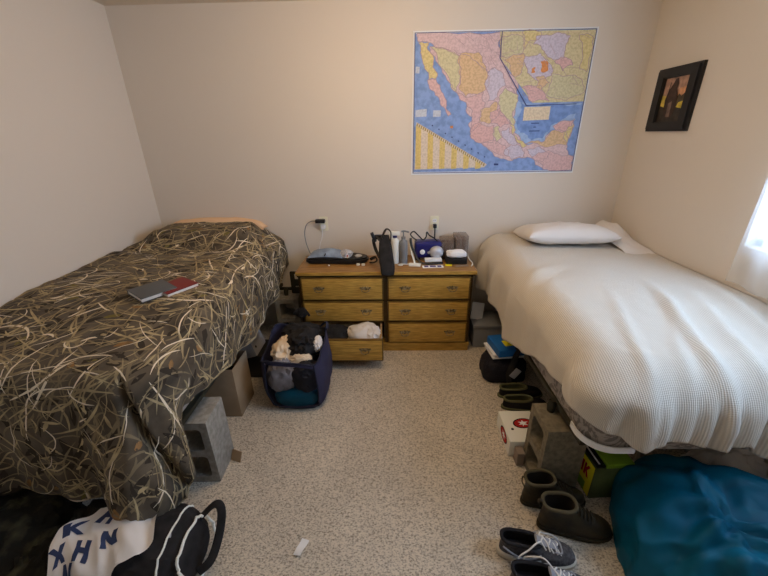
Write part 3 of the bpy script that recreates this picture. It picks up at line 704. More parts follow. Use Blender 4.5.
# ---------------------------------------------------------------- on the walls
def outlet(x, z, lab):
    t = thing('wall_outlet', lab, 'outlet', (x, YB, z-.058), 'wall outlets above the dresser')
    b = nb(); prism(b, rrect(-.036, -.058, .036, .058, .006), (), .006, Matrix.Translation((x, YB, z)) @ Matrix.Rotation(PI/2, 4, 'X')); obj('cover_plate', b, M['outlet_ivory'], t)
    for s in (-1, 1):
        b = nb(); prism(b, rrect(-.017, -.014, .017, .014, .008), (), .003, Matrix.Translation((x, YB-.0062, z+s*.021)) @ Matrix.Rotation(PI/2, 4, 'X'))
        for q in (-.006, .006): box(b, (x+q-.001, YB-.0098, z+s*.021-.003), (x+q+.001, YB-.0092, z+s*.021+.006), 0, 1)
        obj('socket', b, [M['white_plastic'], M['black_gap']], t)
outlet(-.563, .965, 'ivory wall outlet with a black charger, above the left end of the dresser')
outlet(.356, .960, 'ivory wall outlet with a black plug, above the right half of the dresser')
t = thing('phone_charger', 'black charger in the left wall outlet with a grey lead hanging left', 'charger', (-.58, YB-.03, .97))
b = nb(); box(b, (-.625, YB-.055, .978), (-.545, YB-.0105, 1.008), .008); obj('charger_body', b, M['black_plastic'], t)
b = nb(); tube(b, spline([(-.625, YB-.035, .993), (-.66, YB-.035, .992), (-.70, YB-.04, .965), (-.72, YB-.045, .90), (-.715, YB-.05, .82), (-.70, YB-.052, .76), (-.685, YB-.06, .72), (-.675, 2.86, .707)], 6), .0035, 8); obj('lead', b, M['grey_plastic'], t)
t = thing('white_plug', 'white plug low in the left wall outlet with a thin white lead', 'plug', (-.56, YB-.02, .92))
b = nb(); box(b, (-.585, YB-.04, .925), (-.55, YB-.0105, .96), .006); obj('plug_body', b, M['white_plastic'], t)
b = nb(); tube(b, spline([(-.572, YB-.03, .925), (-.58, YB-.032, .86), (-.60, YB-.035, .80), (-.615, YB-.05, .73), (-.62, 2.875, .705)], 6), .002, 6); obj('lead', b, M['white_plastic'], t)
t = thing('black_plug', 'black plug in the right wall outlet with a cord straight down', 'plug', (.358, YB-.03, .92))
b = nb(); box(b, (.343, YB-.045, .925), (.372, YB-.0105, .957), .006); obj('plug_body', b, M['black_plastic'], t)
b = nb(); tube(b, spline([(.358, YB-.03, .93), (.358, YB-.035, .88), (.357, YB-.045, .80), (.355, 2.885, .72), (.37, 2.875, .708)], 6), .005, 8); obj('lead', b, M['black_plastic'], t)

# map poster
MX0, MX1, MZ0, MZ1 = .157, 1.412, 1.343, 2.286
MC = {'sea': (100, 140, 205), 'shelf': (130, 166, 214), 'deep': (88, 130, 200), 'pinkus': (202, 174, 180), 'yellow': (204, 186, 122), 'pink': (202, 164, 168), 'pink2': (204, 160, 160), 'green': (192, 186, 144), 'tan': (202, 168, 124),
      'lilac': (188, 180, 200), 'inset': (198, 186, 140), 'orange': (206, 120, 54), 'cream': (214, 198, 166), 'table': (206, 192, 176), 'straw': (206, 180, 96), 'pale': (176, 190, 210), 'tick': (150, 132, 84), 'ink': (50, 62, 110), 'border': (70, 76, 120), 'line': (150, 120, 130)}
ids = {}; mlist = [M['paper']]
for k, c in MC.items():
    if k not in ('border', 'ink', 'tick'): c = tuple(int(v*.72 + w*.28) for v, w in zip(c, (186, 172, 160)))
    ids[k] = len(mlist); mlist.append(mat('print_'+k, c, .75, tuple(max(0, v-16) for v in c) if k not in ('ink', 'border', 'tick', 'line') else None, 26 if k in ('sea', 'deep', 'shelf') else 70, 3, lo=.42, hi=.62))
def mpos(u, v, off):
    wav = 0
    return Vector((MX0 + u*(MX1-MX0), YB - .004 - wav - off, MZ0 + v*(MZ1-MZ0)))
def rough(poly, amp, it=3):
    for _ in range(it):
        out = []
        for i in range(len(poly)):
            a, c = poly[i], poly[(i+1) % len(poly)]; dx, dy = c[0]-a[0], c[1]-a[1]; l = math.hypot(dx, dy); k = rng.uniform(-1, 1)*amp*min(l, .08)
            out += [a, ((a[0]+c[0])/2 - dy/(l+1e-9)*k, (a[1]+c[1])/2 + dx/(l+1e-9)*k)]
        poly = out; amp *= .8
    return poly
MAP = [
('sea',[(0.011,0.983),(0.991,0.986),(0.987,0.022),(0.015,0.023)]),
('shelf',[(0.595,0.563),(0.696,0.515),(0.987,0.513),(0.962,0.396),(0.836,0.333),(0.804,0.24),(0.706,0.221),(0.614,0.289),(0.588,0.419)]),
('deep',[(0.63,0.534),(0.697,0.503),(0.972,0.501),(0.963,0.445),(0.84,0.373),(0.82,0.327),(0.785,0.267),(0.72,0.253),(0.649,0.309),(0.62,0.418)]),
('pinkus',[(0.023,0.983),(0.478,0.983),(0.49,0.812),(0.606,0.629),(0.602,0.576),(0.534,0.638),(0.512,0.721),(0.462,0.762),(0.422,0.731),(0.365,0.839),(0.288,0.857),(0.262,0.839),(0.127,0.892),(0.088,0.927),(0.032,0.932)]),
('pinkus',[(0.093,0.901),(0.268,0.851),(0.422,0.731),(0.529,0.639),(0.61,0.576),(0.594,0.419),(0.591,0.379),(0.655,0.238),(0.707,0.217),(0.804,0.24),(0.832,0.321),(0.912,0.32),(0.955,0.4),(0.96,0.356),(0.936,0.214),(0.978,0.109),(0.987,0.026),(0.817,0.029),(0.732,0.119),(0.682,0.12),(0.616,0.099),(0.494,0.168),(0.423,0.236),(0.35,0.318),(0.356,0.43),(0.32,0.498),(0.252,0.603),(0.219,0.659),(0.161,0.768)]),
('yellow',[(0.032,0.927),(0.088,0.927),(0.097,0.866),(0.114,0.777),(0.135,0.696),(0.093,0.69),(0.068,0.777),(0.044,0.866)]),
('pink',[(0.086,0.687),(0.135,0.692),(0.166,0.613),(0.2,0.537),(0.23,0.451),(0.216,0.437),(0.168,0.518),(0.126,0.613)]),
('green',[(0.093,0.901),(0.262,0.839),(0.271,0.722),(0.252,0.603),(0.219,0.659),(0.161,0.768),(0.135,0.848)]),
('tan',[(0.268,0.857),(0.364,0.862),(0.422,0.731),(0.417,0.611),(0.331,0.593),(0.309,0.565),(0.266,0.64),(0.265,0.777)]),
('lilac',[(0.423,0.722),(0.462,0.762),(0.512,0.721),(0.529,0.639),(0.492,0.564),(0.438,0.536),(0.419,0.63)]),
('pink',[(0.255,0.603),(0.309,0.565),(0.41,0.602),(0.426,0.526),(0.403,0.44),(0.414,0.391),(0.35,0.322),(0.356,0.43),(0.328,0.498),(0.286,0.546)]),
('green',[(0.5,0.564),(0.535,0.629),(0.61,0.576),(0.594,0.419),(0.604,0.359),(0.516,0.439),(0.5,0.516)]),
('tan',[(0.401,0.478),(0.486,0.535),(0.51,0.458),(0.464,0.38),(0.398,0.391)]),
('pink2',[(0.459,0.459),(0.513,0.487),(0.578,0.379),(0.531,0.35),(0.472,0.38)]),
('pink2',[(0.35,0.322),(0.398,0.391),(0.489,0.37),(0.489,0.24),(0.423,0.24),(0.364,0.272)]),
('pink',[(0.423,0.24),(0.496,0.26),(0.565,0.218),(0.588,0.135),(0.493,0.178)]),
('green',[(0.482,0.35),(0.522,0.36),(0.544,0.28),(0.506,0.229)]),
('lilac',[(0.533,0.32),(0.58,0.35),(0.618,0.279),(0.656,0.228),(0.589,0.228)]),
('lilac',[(0.575,0.198),(0.64,0.222),(0.686,0.165),(0.681,0.124),(0.616,0.104),(0.571,0.146)]),
('yellow',[(0.576,0.399),(0.609,0.359),(0.637,0.258),(0.698,0.217),(0.675,0.197),(0.6,0.299)]),
('lilac',[(0.701,0.186),(0.774,0.206),(0.838,0.153),(0.802,0.09),(0.731,0.134)]),
('tan',[(0.689,0.227),(0.788,0.236),(0.829,0.317),(0.912,0.316),(0.932,0.214),(0.825,0.199)]),
('pink2',[(0.834,0.353),(0.895,0.392),(0.956,0.405),(0.951,0.34),(0.897,0.306)]),
('yellow',[(0.912,0.316),(0.956,0.366),(0.934,0.224)]),
('pink',[(0.732,0.123),(0.828,0.174),(0.933,0.131),(0.984,0.13),(0.987,0.026),(0.817,0.029)]),
('inset',[(0.473,0.983),(0.99,0.983),(0.992,0.524),(0.695,0.52),(0.484,0.826)]),
('green',[(0.48,0.952),(0.594,0.952),(0.609,0.865),(0.543,0.829),(0.49,0.83)]),
('yellow',[(0.592,0.978),(0.691,0.978),(0.687,0.935),(0.642,0.926),(0.609,0.865)]),
('lilac',[(0.67,0.952),(0.776,0.969),(0.855,0.948),(0.839,0.811),(0.778,0.802),(0.726,0.856),(0.66,0.9)]),
('lilac',[(0.62,0.829),(0.704,0.847),(0.748,0.793),(0.781,0.702),(0.713,0.665),(0.645,0.721)]),
('pink2',[(0.622,0.629),(0.732,0.637),(0.791,0.529),(0.698,0.524)]),
('pink2',[(0.787,0.793),(0.855,0.811),(0.892,0.765),(0.841,0.729)]),
('tan',[(0.695,0.693),(0.741,0.702),(0.778,0.656),(0.736,0.6),(0.704,0.628)]),
('green',[(0.78,0.711),(0.915,0.701),(0.985,0.589),(0.887,0.532),(0.77,0.571)]),
('yellow',[(0.9,0.952),(0.98,0.934),(0.976,0.72),(0.934,0.738)]),
('tan',[(0.513,0.812),(0.611,0.847),(0.612,0.739),(0.585,0.694)]),
('orange',[(0.713,0.793),(0.748,0.793),(0.757,0.73),(0.727,0.721)]),
('orange',[(0.666,0.748),(0.689,0.754),(0.689,0.721),(0.667,0.724)]),
('cream',[(0.653,0.492),(0.804,0.495),(0.804,0.401),(0.653,0.396)]),
('table',[(0.028,0.4),(0.466,0.076),(0.451,0.053),(0.021,0.042)]),
('pale',[(0.022,0.485),(0.087,0.492),(0.086,0.438),(0.021,0.435)]),
('pale',[(0.125,0.481),(0.17,0.48),(0.169,0.436),(0.125,0.434)]),
('pale',[(0.019,0.777),(0.041,0.774),(0.039,0.732),(0.017,0.734)]),
('straw',[(0.025,0.377),(0.057,0.353),(0.059,0.05),(0.026,0.046)]),
('straw',[(0.097,0.324),(0.13,0.3),(0.133,0.049),(0.1,0.045)]),
('straw',[(0.17,0.27),(0.203,0.245),(0.206,0.048),(0.173,0.044)]),
('straw',[(0.243,0.215),(0.277,0.19),(0.28,0.047),(0.247,0.043)]),
('straw',[(0.318,0.16),(0.353,0.134),(0.354,0.046),(0.321,0.042)]),
('straw',[(0.395,0.104),(0.429,0.078),(0.428,0.045),(0.395,0.041)]),
('tick',[(0.034,0.393),(0.041,0.389),(0.035,0.368),(0.028,0.373)]),
('tick',[(0.046,0.384),(0.053,0.38),(0.047,0.359),(0.04,0.364)]),
('tick',[(0.058,0.376),(0.065,0.371),(0.059,0.35),(0.052,0.355)]),
('tick',[(0.07,0.367),(0.077,0.362),(0.071,0.341),(0.064,0.346)]),
('tick',[(0.082,0.358),(0.089,0.353),(0.083,0.332),(0.076,0.337)]),
('tick',[(0.095,0.349),(0.101,0.344),(0.095,0.323),(0.089,0.328)]),
('tick',[(0.107,0.34),(0.113,0.335),(0.107,0.314),(0.101,0.319)]),
('tick',[(0.119,0.331),(0.125,0.326),(0.12,0.305),(0.113,0.31)]),
('tick',[(0.131,0.322),(0.138,0.317),(0.132,0.296),(0.125,0.301)]),
('tick',[(0.143,0.313),(0.15,0.308),(0.144,0.287),(0.137,0.292)]),
('tick',[(0.156,0.304),(0.162,0.299),(0.156,0.278),(0.15,0.283)]),
('tick',[(0.168,0.295),(0.175,0.29),(0.169,0.269),(0.162,0.273)]),
('tick',[(0.18,0.286),(0.187,0.281),(0.181,0.259),(0.174,0.264)]),
('tick',[(0.193,0.276),(0.199,0.272),(0.193,0.25),(0.187,0.255)]),
('tick',[(0.205,0.267),(0.212,0.262),(0.206,0.241),(0.199,0.246)]),
('tick',[(0.217,0.258),(0.224,0.253),(0.218,0.232),(0.212,0.237)]),
('tick',[(0.23,0.249),(0.236,0.244),(0.231,0.223),(0.224,0.228)]),
('tick',[(0.242,0.24),(0.249,0.235),(0.243,0.213),(0.236,0.218)]),
('tick',[(0.255,0.231),(0.261,0.226),(0.256,0.204),(0.249,0.209)]),
('tick',[(0.267,0.221),(0.274,0.216),(0.268,0.195),(0.262,0.2)]),
('tick',[(0.28,0.212),(0.287,0.207),(0.281,0.185),(0.274,0.19)]),
('tick',[(0.292,0.203),(0.299,0.198),(0.294,0.176),(0.287,0.181)]),
('tick',[(0.305,0.193),(0.312,0.188),(0.306,0.167),(0.299,0.172)]),
('tick',[(0.318,0.184),(0.325,0.179),(0.319,0.157),(0.312,0.162)]),
('tick',[(0.33,0.175),(0.337,0.17),(0.332,0.148),(0.325,0.153)]),
('tick',[(0.343,0.165),(0.35,0.16),(0.344,0.138),(0.337,0.143)]),
('tick',[(0.356,0.156),(0.363,0.151),(0.357,0.129),(0.35,0.134)]),
('tick',[(0.369,0.146),(0.375,0.141),(0.37,0.119),(0.363,0.124)]),
('tick',[(0.381,0.137),(0.388,0.132),(0.383,0.11),(0.376,0.115)]),
('tick',[(0.394,0.127),(0.401,0.122),(0.396,0.1),(0.389,0.105)]),
('tick',[(0.407,0.118),(0.414,0.113),(0.409,0.091),(0.402,0.096)]),
('tick',[(0.42,0.108),(0.427,0.103),(0.422,0.081),(0.415,0.086)]),
('tick',[(0.433,0.099),(0.44,0.094),(0.435,0.071),(0.428,0.077)]),
('tick',[(0.446,0.089),(0.453,0.084),(0.448,0.062),(0.44,0.067)]),
('ink',[(0.121,0.38),(0.128,0.374),(0.125,0.366),(0.118,0.372)]),
('ink',[(0.161,0.351),(0.167,0.345),(0.164,0.337),(0.158,0.343)]),
('ink',[(0.2,0.321),(0.207,0.315),(0.204,0.307),(0.197,0.314)]),
('ink',[(0.241,0.292),(0.247,0.286),(0.244,0.278),(0.238,0.284)]),
('ink',[(0.281,0.262),(0.288,0.256),(0.285,0.248),(0.278,0.254)]),
('ink',[(0.322,0.233),(0.329,0.226),(0.326,0.218),(0.319,0.224)]),
('ink',[(0.363,0.202),(0.37,0.196),(0.367,0.188),(0.36,0.194)]),
('ink',[(0.404,0.172),(0.411,0.166),(0.408,0.157),(0.401,0.164)]),
('ink',[(0.446,0.141),(0.453,0.135),(0.45,0.127),(0.443,0.133)]),
('ink',[(0.703,0.38),(0.749,0.38),(0.75,0.374),(0.704,0.374)]),
('ink',[(0.719,0.352),(0.735,0.352),(0.736,0.346),(0.719,0.346)]),
('ink',[(0.697,0.324),(0.759,0.324),(0.76,0.318),(0.697,0.318)]),
('ink',[(0.508,0.082),(0.535,0.081),(0.536,0.067),(0.509,0.067)]),
('orange',[(0.23,0.369),(0.246,0.369),(0.246,0.351),(0.23,0.351)]),
]
b = nb(); grid_sheet(b, lambda u, v: mpos(u, v, 0), 30, 24)
for f in b.faces: f.material_index = 0
def draw(b, poly, mi, off, outline=0, om=0):
    t = bmesh.new(); ev = []
    vs_ = [t.verts.new((p[0], p[1], 0)) for p in poly]
    ed = [t.edges.new((vs_[i], vs_[(i+1) % len(vs_)])) for i in range(len(vs_))]
    bmesh.ops.triangle_fill(t, use_beauty=True, edges=ed)
    for v in t.verts: v.co = mpos(v.co.x, v.co.y, off)
    merge(b, t, mi)
    if outline:
        t = bmesh.new(); n = len(poly)
        for i in range(n):
            a, c = poly[i], poly[(i+1) % n]; dx, dy = c[0]-a[0], c[1]-a[1]; l = math.hypot(dx, dy)
            if l < 1e-6: continue
            ox, oy = -dy/l*outline, dx/l*outline
            t.faces.new([t.verts.new(mpos(*q, off+.00025)) for q in ((a[0]+ox, a[1]+oy), (c[0]+ox, c[1]+oy), (c[0]-ox, c[1]-oy), (a[0]-ox, a[1]-oy))])
        merge(b, t, om)
for k, (n, poly) in enumerate(MAP):
    land = n in ('pink', 'pink2', 'green', 'yellow', 'tan', 'lilac', 'pinkus', 'orange')
    draw(b, rough(poly, .22) if land or n in ('shelf', 'deep') else poly, ids[n], .0006 + k*.00006 if n not in ('tick',) else .004, .0016 if land and n != 'orange' else 0, ids['line'])
for k in range(70):   # thin road and state lines
    u, v = rng.uniform(.1, .62), rng.uniform(.62, .97)
    if k > 40: u, v = rng.uniform(.6, .97), rng.uniform(.55, .97)
    a = rng.uniform(0, PI); l = rng.uniform(.03, .09)
    if u < .5 and v < .98-.35*(u-.02): u, v = rng.uniform(.36, .5), rng.uniform(.72, .95)
    draw(b, [(u, v), (u+l*math.cos(a), min(.975, v+l*math.sin(a))), (u+l*math.cos(a)+.0012, min(.977, v+l*math.sin(a)+.0016)), (u+.0012, v+.0016)], ids['line'], .0042)
for (u0, v0, u1, v1) in ((.012, .985, .99, .989), (.012, .013, .99, .018), (.010, .013, .014, .989), (.987, .013, .991, .989)):
    draw(b, [(u0, v0), (u1, v0), (u1, v1), (u0, v1)], ids['border'], .0043)
draw(b, rough([(.482, .82), (.482, .988), (.486, .988), (.487, .82), (.664, .506), (.95, .51), (.95, .505), (.66, .50)], 0, 0), ids['border'], .0044)
o = obj('wall_map', b, mlist, smooth=False)
tag(o, 'large coloured paper map of Mexico hung unframed above the dresser', 'map')

# framed picture
t = thing('framed_picture', 'small dark-framed picture of a standing figure at sunset on the right wall', 'picture', (XR, 2.59, 1.63))
RY = Matrix(((0, 0, -1, XR), (-1, 0, 0, 2.59), (0, 1, 0, 1.815), (0, 0, 0, 1)))   # local x -> -y, y -> z, z -> -x
b = nb(); prism(b, [(-.185, -.185), (.185, -.185), (.185, .185), (-.185, .185)], [[(-.155, -.155), (.155, -.155), (.155, .155), (-.155, .155)]], .018, RY)
prism(b, [(-.172, -.172), (.168, -.172), (.168, .172), (-.172, .172)], [[(-.114, -.132), (.114, -.132), (.114, .13), (-.114, .13)]], .030, RY)
prism(b, [(-.122, -.14), (.122, -.14), (.122, .138), (-.122, .138)], [[(-.110, -.128), (.110, -.128), (.110, .126), (-.110, .126)]], .022, RY)
obj('frame', b, M['frame_black'], t, smooth=False)
art = [('sky', (176, 140, 120), [(-.115, -.135), (.115, -.135), (.115, .13), (-.115, .13)]), ('glow', (206, 150, 110), [(.0, -.03), (.115, -.03), (.115, .07), (.03, .06)]), ('yellow', (200, 176, 80), [(-.115, -.04), (-.05, -.05), (-.05, .02), (-.115, .03)]),
       ('hills', (84, 74, 58), [(.01, -.01), (.04, .03), (.06, .015), (.09, .035), (.115, .02), (.115, -.05), (.0, -.05)]), ('yellow', (206, 182, 70), [(.03, -.07), (.1, -.06), (.105, -.01), (.05, -.02)]),
       ('ground', (58, 50, 42), [(-.115, -.135), (.115, -.135), (.115, -.06), (.03, -.045), (-.04, -.05), (-.115, -.03)]),
       ('figure', (70, 52, 44), [(-.055, -.09), (-.075, .0), (-.06, .055), (-.035, .085), (-.02, .115), (.0, .12), (.012, .09), (.01, .06), (.03, .02), (.035, -.04), (.02, -.1), (-.02, -.11)]), ('cape', (120, 98, 84), [(-.03, -.10), (-.035, -.02), (-.005, -.01), (.0, -.1)]), ('staff', (54, 44, 38), [(-.07, -.06), (-.055, .10), (-.05, .10), (-.063, -.06)])]
b = nb(); am = []
for k, (n, c, p) in enumerate(art): am.append(mat('art_'+n, c, .5, tuple(int(v*.75) for v in c), 30, 4)); prism(b, p, (), .0006, RY @ Matrix.Translation((0, 0, .006+k*.0007)), k)
obj('print', b, am, t, smooth=False)
# ---------------------------------------------------------------- under and beside the left bed
t = thing('cardboard_carton', 'open brown cardboard carton under the edge of the camouflage comforter', 'box', (-1.13, 1.87, 0))
b = nb(); X0, X1, Y0, Y1, HH = -1.30, -.960, 1.765, 1.985, .355
for lo, hi in (((X0, Y0, .001), (X1, Y0+.006, HH)), ((X0, Y1-.006, .001), (X1, Y1, HH)), ((X0, Y0+.006, .001), (X0+.006, Y1-.006, HH)), ((X1-.006, Y0+.006, .001), (X1, Y1-.006, HH)), ((X0, Y0, .001), (X1, Y1, .007))): box(b, lo, hi, .0015)
obj('carton_walls', b, M['cardboard'], t)
b = nb(); box(b, (X0+.012, Y0+.012, .01), (X1-.012, Y1-.012, .25), .02); blob(b, (-1.13, 1.875, .26), (.09, .05, .035), 3, .3)  # black filling added in place of the shade inside the open carton
tag(obj('dark_cloth', b, M['black_cloth']), 'dark cloth filling the open cardboard carton', 'cloth')
b = nb(); box(b, (-.03, -.003, .0), (.032, .003, .058), .001, 0, Matrix.Translation((-.866, 1.425, .003)) @ rotz(-.35) @ Matrix.Rotation(-.45, 4, 'X'))
tag(obj('cardboard_scrap', b, M['cardboard']), 'small brown cardboard scrap leaning against the foot of the left concrete block', 'scrap')
b = nb(); box(b, (-1.16, 2.16, .001), (-.93, 2.40, .19), .015); tag(obj('storage_bin', b, M['black_plastic']), 'black bin on the carpet behind the laundry hamper, under the camouflage bed', 'bin')
t = thing('plastic_organizer', 'pale grey-blue plastic box with two dark holes tilted on the black bin', 'box', (-1.02, 2.27, .19))
MM = Matrix.Translation((-.965, 2.25, .195)) @ Matrix.Rotation(-.28, 4, 'Y')
b = nb(); box(b, (-.13, -.10, 0), (.0, .10, .17), .012, 0, MM); mat('pale_plastic', (140, 142, 148), .5, spec=.4); obj('shell', b, M['pale_plastic'], t)
b = nb()
for y, z in ((-.06, .06), (.05, .13)): b = nb(); lathe(b, [(.009, 0), (.009, .003)], (0, 0, 0), 12, 0, MM @ Matrix.Translation((-.0008, y, z)) @ Matrix.Rotation(PI/2, 4, 'Y')); obj('hole', b, M['black_gap'], t)

# ---- laundry hamper ------------------------------------------
t = thing('laundry_hamper', 'navy mesh pop-up laundry hamper overflowing with clothes in front of the dresser', 'hamper', (-.63, 2.03, 0))
def hamp(u, z):   # rounded square plan, slightly bulging
    a = 2*PI*u; ca, sa = math.cos(a), math.sin(a); q = .46
    x = math.copysign(abs(ca)**q, ca); y = math.copysign(abs(sa)**q, sa)
    bulge = 1 + .10*math.sin(PI*min(1, z/.36)) - .10*max(0, .05-z)/.05
    top = .355 + .06*smooth01((y+.2)/1.2)*.9 + .02*math.sin(a*3+1)
    zz = z/.36*top
    cx, cy = -.628 - .02*z/.36, 2.01
    return Vector((cx + x*.180*bulge + .012*z/.36*x + .006*ridge(Vector((x*2, y*2, z*5)), 4), cy + y*.200*bulge + .006*ridge(Vector((x*2, y*2, z*5)), 9), max(.003, zz)))
def hwall(b, sel, thick, k=0):
    tb = bmesh.new(); nu, nv = 72, 18; g = {}
    for i in range(nu):
        for j in range(nv+1): g[i, j] = tb.verts.new(hamp(i/nu, .36*j/nv) )
    for i in range(nu):
        for j in range(nv):
            if sel((i+.5)/nu, j/nv): tb.faces.new((g[i, j], g[(i+1) % nu, j], g[(i+1) % nu, j+1], g[i, j+1]))
    bmesh.ops.delete(tb, geom=[v for v in tb.verts if not v.link_faces], context='VERTS')
    if k == 0:
        pass
    bmesh.ops.recalc_face_normals(tb, faces=tb.faces)
    if thick: bmesh.ops.solidify(tb, geom=list(tb.faces), thickness=thick)
    merge(b, tb)
front = lambda u, v: .655 < u < .855 and .06 < v < .93
b = nb(); hwall(b, lambda u, v: not front(u, v), .004)
tb = bmesh.new(); tb.faces.new([tb.verts.new(hamp(i/72, 0)+Vector((0, 0, .002))) for i in range(72)]); merge(b, tb)
obj('hamper_body', b, M['navy_mesh'], t, angle=60)
b = nb(); hwall(b, front, 0); obj('mesh_window', b, M['mesh_net'], t, angle=60)['label'] = 'see-through front net'
b = nb(); tube(b, [hamp(i/60, .362) for i in range(60)], .006, 8, closed=True)
tube(b, [hamp(.655, .36*k/14) + Vector((0, -.002, 0)) for k in range(1, 15)], .005, 8); tube(b, [hamp(.855, .36*k/14) + Vector((0, -.002, 0)) for k in range(1, 15)], .005, 8)
obj('trim', b, M['navy_deep'], t)
b = nb(); tube(b, spline([hamp(.06, .36), Vector((-.44, 2.12, .44)), Vector((-.455, 2.18, .455)), hamp(.19, .36)], 6), .010, 8, flat=.4)
obj('strap', b, M['navy_deep'], t)
def cloth(name, c, s, seed, m, lab, amp=.28, freq=2.6, zmin=None, power=.9, cat='clothing', sub=4):
    b = nb(); blob(b, c, s, seed, amp, freq, sub, zmin, power=power); return tag(obj(name, b, M[m]), lab, cat, None)
cloth('teal_towel', (-.625, 1.872, .080), (.135, .058, .072), 21, 'teal_cloth', 'teal cloth low inside the front net of the laundry hamper', .12, 2, .008)
cloth('grey_shirt', (-.700, 1.885, .235), (.085, .060, .095), 23, 'grey_cloth', 'grey shirt pressed against the upper left of the hamper front net', .3)
cloth('dark_trousers', (-.555, 1.885, .225), (.080, .06, .10), 25, 'black_cloth', 'black trousers pressed against the upper right of the hamper front net', .3)
cloth('grey_trousers', (-.63, 2.03, .12), (.14, .08, .11), 29, 'grey_cloth', 'dark grey trousers in the middle depth of the laundry hamper', .25)
cloth('beige_shirt', (-.71, 2.01, .335), (.065, .10, .07), 31, 'beige_cloth', 'beige shirt on top at the left of the laundry hamper', .32)
cloth('black_shirt', (-.595, 2.05, .36), (.085, .11, .085), 33, 'black_cloth', 'black shirt heaped highest in the middle of the laundry hamper', .34, 3.2)
cloth('black_jacket', (-.62, 2.16, .36), (.13, .05, .075), 35, 'black_cloth', 'black jacket at the back rim of the laundry hamper', .34, 3)
cloth('white_sock', (-.495, 2.03, .375), (.026, .05, .04), 37, 'white_cloth', 'white sock at the right rim of the laundry hamper', .3)
cloth('cream_sock', (-.585, 1.92, .335), (.06, .035, .03), 39, 'beige_cloth', 'cream sock at the front rim of the laundry hamper', .3)

# ---- black duffel, t-shirt and dark bundle at the lower left ----
t = thing('duffel_bag', 'black duffel bag with white piping at the foot of the camouflage bed', 'bag', (-1.15, .93, 0))
b = nb()
def duf(u, v):
    x = -1.22 + .39*u; a = 2*PI*v; ca, sa = math.cos(a), math.sin(a)
    e = (1 - abs(2*u-1)**8)**.25 if 0 < u < 1 else 0
    rx = .150*max(.62, e); rz = .112*max(.62, e)
    y = .895 + rx*math.copysign(abs(ca)**.7, ca); z = .114 + rz*math.copysign(abs(sa)**.75, sa)
    z -= .02*smooth01((.5-u)*2)
    return (x + .06*(z-.13)*(u > .9)*0 + .06*smooth01((u-.85)/.15)*(1-z/.23), y + .008*ridge(Vector((x*6, ca*2, sa*2)), 6), max(.002, z + .012*ridge(Vector((x*5, ca*2, sa*2)), 2)*(z > .05)))
grid_sheet(b, duf, 40, 40); bmesh.ops.remove_doubles(b, verts=b.verts, dist=.0008)
endv = [Vector(duf(1, k/40)) for k in range(40)]
b.faces.new([b.verts.new(p) for p in endv])
obj('bag_body', b, M['black_cloth'], t)
b = nb(); ctr = sum(endv, Vector())/40
tube(b, [ctr + (p-ctr)*1.22 + Vector((.012, 0, 0)) for p in endv], .0055, 8, closed=True)
tube(b, [Vector(duf(.90, k/40))*1 + Vector((.003, 0, .003)) for k in range(2, 30)], .004, 8)
obj('piping', b, M['box_white'], t)['label'] = 'white piping'
b = nb(); tube(b, spline([(-.81, 1.0, .17), (-.76, 1.03, .205), (-.725, 1.01, .20), (-.715, .95, .15), (-.73, .88, .09), (-.775, .85, .06)], 6), .017, 8, flat=.25); obj('handle', b, M['black_cloth'], t)
b = nb(); tube(b, [(-.872, .925, .228), (-.866, .89, .234), (-.86, .875, .228)], .004, 6); obj('zipper_pull', b, M['silver'], t)
duf_tree = None
b = nb()
blob(b, (-1.65, .93, .06), (.25, .22, .145), 41, .28, 2.2, 5, .002); blob(b, (-1.31, 1.03, .04), (.10, .08, .12), 45, .25, 2.4, 4, .002); blob(b, (-1.40, .86, .03), (.15, .16, .13), 43, .28, 2.4, 5, .002)
mat('dark_camo', (26, 25, 21), .9, (64, 62, 44), 11, 5, lo=.5, hi=.68)
tag(obj('camouflage_jacket', b, M['dark_camo']), 'dark camouflage jacket heaped on the floor at the lower left corner', 'jacket')
# t-shirt lying over the bag
outline_x = lambda v: (-1.36 + .04*v, -1.0 + .03*math.sin(v*5))
def tee(u, v):
    x0, x1 = -1.19 - .09*smooth01(v/.3) + .04*smooth01((v-.4)/.3), float(np.interp(v, [0, .35, .48, .62, 1], [-.955, -.90, -.93, -1.01, -1.05]))
    x = x0 + (x1-x0)*u; y = .97 - .32*v - .03*u + .02*math.sin(u*8)
    # bag/jacket top below
    zt = .114 + .112*max(0, 1 - ((y-.895)/.155)**2)**.37 if y > .745 else .114*max(0, 1-((.745-y)/.14))
    zt = max(zt, .05 + .12*gauss(x, -1.38, .2)*gauss(y, .84, .2))
    fold = .020*ridge(Vector((x*7+y*3, y*4.5, 2.2)), 13, 2) + .014*math.sin((x*1.2+y*.5)*38)*smooth01((u-.45)/.4)
    return Vector((x, y - .02*(zt < .1), max(.01, zt + .022 + fold)))
b = nb(); grid_sheet(b, tee, 50, 50)
tb_tree = BVHTree.FromBMesh(b)
def on_tee(u, v):
    e = .004; p = tee(u, v); n = (tee(u+e, v)-p).cross(tee(u, v+e)-p); n.normalize()
    if n.z < 0: n = -n
    return p + n*.0025
